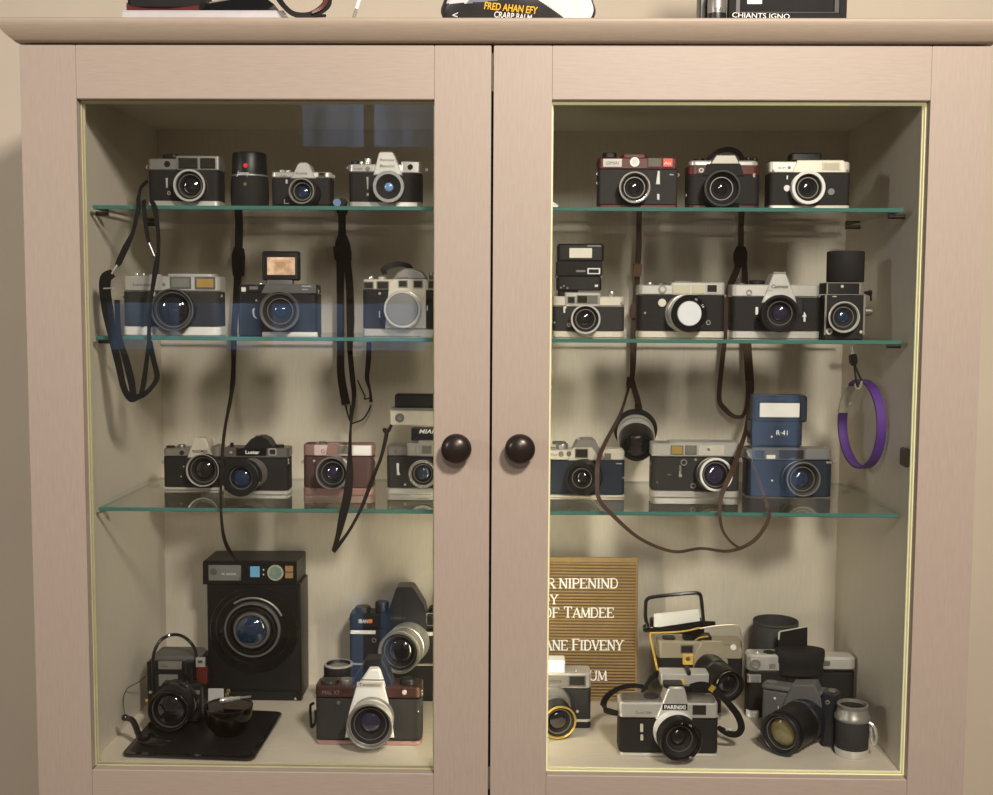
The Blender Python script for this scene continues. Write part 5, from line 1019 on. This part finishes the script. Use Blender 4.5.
# ---------------------------------------------------------------- on top of the cabinet
def top(px, Y): return toZ(px, ZTOP+.0003, Y)
c = T('grey_book', 'thin pale grey book lying flat on top of the cabinet, under the black pouch', 'book', top(205, .03))
c.slab('pages', 'card', 123, 11.6, 283, 20.5, 1, 96, 1, .3); f = c.slab('cover', 'lav', 122, 10.2, 284, 12.2, 0, 97, 1, .4); c.slab('spine_cover', 'lav', 122, 12, 284, 20.2, -.3, .9, .3, .1); c.poly('end_flap', 'cream', [(282.6, 20.4), (304, 20.4), (296, 14), (287.5, 9.6)], 2, 4, .3)
c.slab('bottom_cover', 'lav', 122, 20, 284, None, 0, 97, 1, .2)
zb_ = c.pt(205, 10.2, 0).z + c.o.location.z + .0004
c = T('black_pouch', 'black pouch with red trim lying on the left of the grey book', 'pouch', toZ(163, zb_, .05))
c.poly('pouch', 'matte', [(126.6, 10.6), (126, -14), (150, -22), (196, -20), (206, 2), (200, 10.6)], 0, 50, 4); c.poly('red_trim', 'red', [(126.4, 10.8), (126.2, 2), (131, 6), (146, 8.2), (168, 8.6), (190, 6), (199, 4.8), (199, 10.8)], -1.4, 30, .5)
c = T('camera_strap_coil', 'wide black and red strap curling down at the right end of the grey book', 'strap', top(315, .028))
Yt = .028; c.strap('matte', [(300, -30, Yt), (320, -16, Yt), (327.4, 0, Yt), (322, 9, Yt), (309, 15.2, Yt-.004), (294, 14, Yt-.01), (284, 6, Yt-.01), (277, -4, Yt)], [8, 9, 9, 8, 6, 5, 5, 6], th=2); c.strap('red', [(303, -26, Yt-.005), (321, -15, Yt-.005), (325.6, 0, Yt-.005), (321, 8, Yt-.005), (312, 13, Yt-.008)], [4, 4.5, 4.5, 3.5, 2], name='strap_lining', th=1.2)
c.cord('matte', [(309, 16, Yt-.002), (316, 16, Yt-.002), (326, 15.6, Yt-.002)], 1.5, name='strap_loop')
c = T('black_device', 'slim black device lying on the right half of the grey book', 'device', toZ(243, zb_, .04))
c.poly('case', 'gloss', [(208.4, 11), (208.6, 3), (238, -2), (262, -5), (274, 4), (268, 9.6)], 0, 40, .8); c.poly('case_edge', 'pewter', [(209, 3.4), (238, -1.6), (260, -4.4), (260, -5.4), (238, -3), (209, 2)], -.6, .4, .2)
c = T('cable_tip', 'thin grey cable with a metal plug tip reaching down onto the cabinet top', 'cable', top(354.5, .05))
c.cord('pewter', [(355, 13, Yt), (357.4, 6, Yt), (361, -6, Yt), (366, -30, Yt)], 1.2, name='wire'); c.cord('chrome', [(353.6, 17.6, Yt), (355.6, 11, Yt)], 1.8, name='plug'); c.cord('wprint', [(356.4, 9, Yt), (359.6, -1, Yt)], 1.9, name='sleeve')

c = T('snack_bag', 'black and white foil snack bag with orange lettering, on top of the cabinet', 'snack bag', top(518, .04))
kk = c.k; bm = bmesh.new(); ny, nx = 90, 180; W_, H_ = 76*kk, 90*kk
def bagp(i, j, s): 
    u = -1+2*i/nx; v = j/ny; th = (1-abs(u)**3)**.5*(math.sin(min(1, max(0, v*1.08))*PI)**.55)*22*kk
    wv = .8*kk*math.sin(u*9+v*5)*(1-abs(u)); pin = 1-.025*math.sin(v*PI*6)*(abs(u) > .9)
    return Vector((u*W_*pin*(1-.02*math.cos(v*9)), 24*kk+s*(th+wv), v*H_))
gr = [[[bm.verts.new(bagp(i, j, s)) for i in range(nx+1)] for j in range(ny+1)] for s in (-1, 1)]
for k_, g in enumerate(gr):
    for j in range(ny):
        for i in range(nx):
            f = bm.faces.new((g[j][i], g[j][i+1], g[j+1][i+1], g[j+1][i])); x = i/nx; v = (j+.5)/ny
            if .03 < x < .98 and v > .012 and v > (.325-.02*math.sin(x*9) if x < .62 else .325-.02*math.sin(5.58)-(x-.62)*1.0): f.material_index = 1
            if f.material_index == 1 and x < .62 and math.sin(x*17+v*9)+math.sin(x*7-v*21) > .2: f.material_index = 2
bmesh.ops.remove_doubles(bm, verts=bm.verts, dist=1e-5)
c.add('foil_bag', bm, ['bagk', 'bagw', 'bagb'], sharp=70)
def bagtext(s, px, py, h, w_, m, rot):
    p = c.pt(px, py, 0); bm = bmesh.new(); cs, sn = math.cos(math.radians(rot)), math.sin(math.radians(rot))
    def put(u, v, d):
        x, z = p.x+u*cs-v*sn, p.z+u*sn+v*cs; uu = x/W_; vv = z/H_
        th = max(0, (1-abs(uu)**3))**.5*(math.sin(min(1, max(0.001, vv*1.08))*PI)**.55)*22*kk
        return (x, 24*kk-th-1.4*kk, z)
    text_bm(bm, s, put, w_*kk, h*kk, 0, .12, .02); c.add('lettering', bm, m)
bagtext('FRED AHAN EFY', 511, 6.8, 6.4, 54, 'oprint', -5); bagtext('CRARP BALM', 513, 14.2, 5.4, 38, 'wprint', -5)
bagtext('<', 454.6, 12, 6, 6, 'bagw', 0)

c = T('picture_frame', 'black picture frame with white lettering along its foot, on top of the cabinet', 'picture frame', top(789, .06))
def ring(l, t, r, b, w_, d0, d1, m, name, par=None):
    bm = bmesh.new(); x0, x1, z0, z1 = c.xz(l, t, r, b, 0); w_ *= c.k; kq = c.k
    for a_ in ((x0, x0+w_, z0, z1), (x1-w_, x1, z0, z1), (x0+w_, x1-w_, z0, z0+w_), (x0+w_, x1-w_, z1-w_, z1)): box(bm, a_[0], a_[1], d0*kq, d1*kq, a_[2], a_[3], .6*kq)
    return c.add(name, bm, m, par)
ring(732, -130, 846.5, 20.4, 7, 0, 12, 'matte', 'frame'); ring(738, -124, 840, 16, 5, 2, 10, 'black', 'frame_lip'); c.plate('picture', 'matte', 742, -120, 836, 12, 5, 7, .2, .1); c.plate('picture_card', 'white', 748, -30, 762, 4, 4, 5, .3, .1)
c.slab('base_rail', 'matte', 731, 12.4, 842, None, -3, 14, 1, .6); c.text('CHIANTS IGNO', 761, 15.6, 5, -3.6, 'wprint', 57, rot=-1.6)
c = T('glue_bottle', 'small grey-labelled bottle beside the black picture frame, on top of the cabinet', 'bottle', top(718, .05))
kk = c.k; zc = lambda py: c.pt(719, py, 0).z; bm = bmesh.new(); lathe(bm, [(0, 9*kk), (.001, 9.4*kk), (zc(12), 9.4*kk)], (0, 9*kk, 0), (0, 0, 1), 36); c.add('base', bm, 'navy')
bm = bmesh.new(); lathe(bm, [(zc(12.5), 9.2*kk), (zc(6), 9.6*kk), (zc(-8), 9.2*kk), (zc(-20), 6*kk), (zc(-30), 4*kk), (zc(-44), 4*kk)], (0, 9*kk, 0), (0, 0, 1), 36); c.add('bottle_body', bm, 'pewter'); c.text('YAJ', 719, 9, 4, -1, 'print', 9)
c = T('dark_box', 'narrow dark box left of the bottle and frame, on top of the cabinet', 'box', top(706, .085))
c.slab('box', 'navy', 701, -40, 711.5, None, 0, 24, 1, .5); c.poly('label', 'cream', [(707, 19), (711, 8), (711.4, 19)], -.6, .4, .1)

# ---------------------------------------------------------------- light
def area(name, loc, aim, size, power, col):
    l = bpy.data.lights.new(name, 'AREA'); l.shape = 'DISK'; l.size = size; l.energy = power; l.color = col
    o = bpy.data.objects.new(name, l); C.objects.link(o); o.location = loc
    o.rotation_euler = (Vector(aim)-Vector(loc)).to_track_quat('-Z', 'Y').to_euler(); return o
area('ceiling_lamp', (.55, -1.55, 2.62), (0, .1, 1.4), .26, 42, (1, .89, .77))
area('front_fill_light', (.15, -3.0, 2.70), (0, .2, 1.35), .35, 22, (1, .90, .78))  # added fill, out of view, to light the interior from the front
area('side_lamp', (-2.45, -1.7, 2.35), (0, .2, 1.3), .30, 17, (.98, .94, .92))
w = bpy.data.worlds.new('room_ambience'); bpy.context.scene.world = w; w.use_nodes = True
bg = w.node_tree.nodes['Background']; bg.inputs['Color'].default_value = (.95, .88, .80, 1); bg.inputs['Strength'].default_value = .11
sc = bpy.context.scene
sc.view_settings.view_transform = 'Standard'; sc.view_settings.exposure = 0
sc.cycles.transparent_max_bounces = 32; sc.cycles.max_bounces = 8; sc.cycles.use_denoising = True
sc.cycles.caustics_reflective = False; sc.cycles.caustics_refractive = False
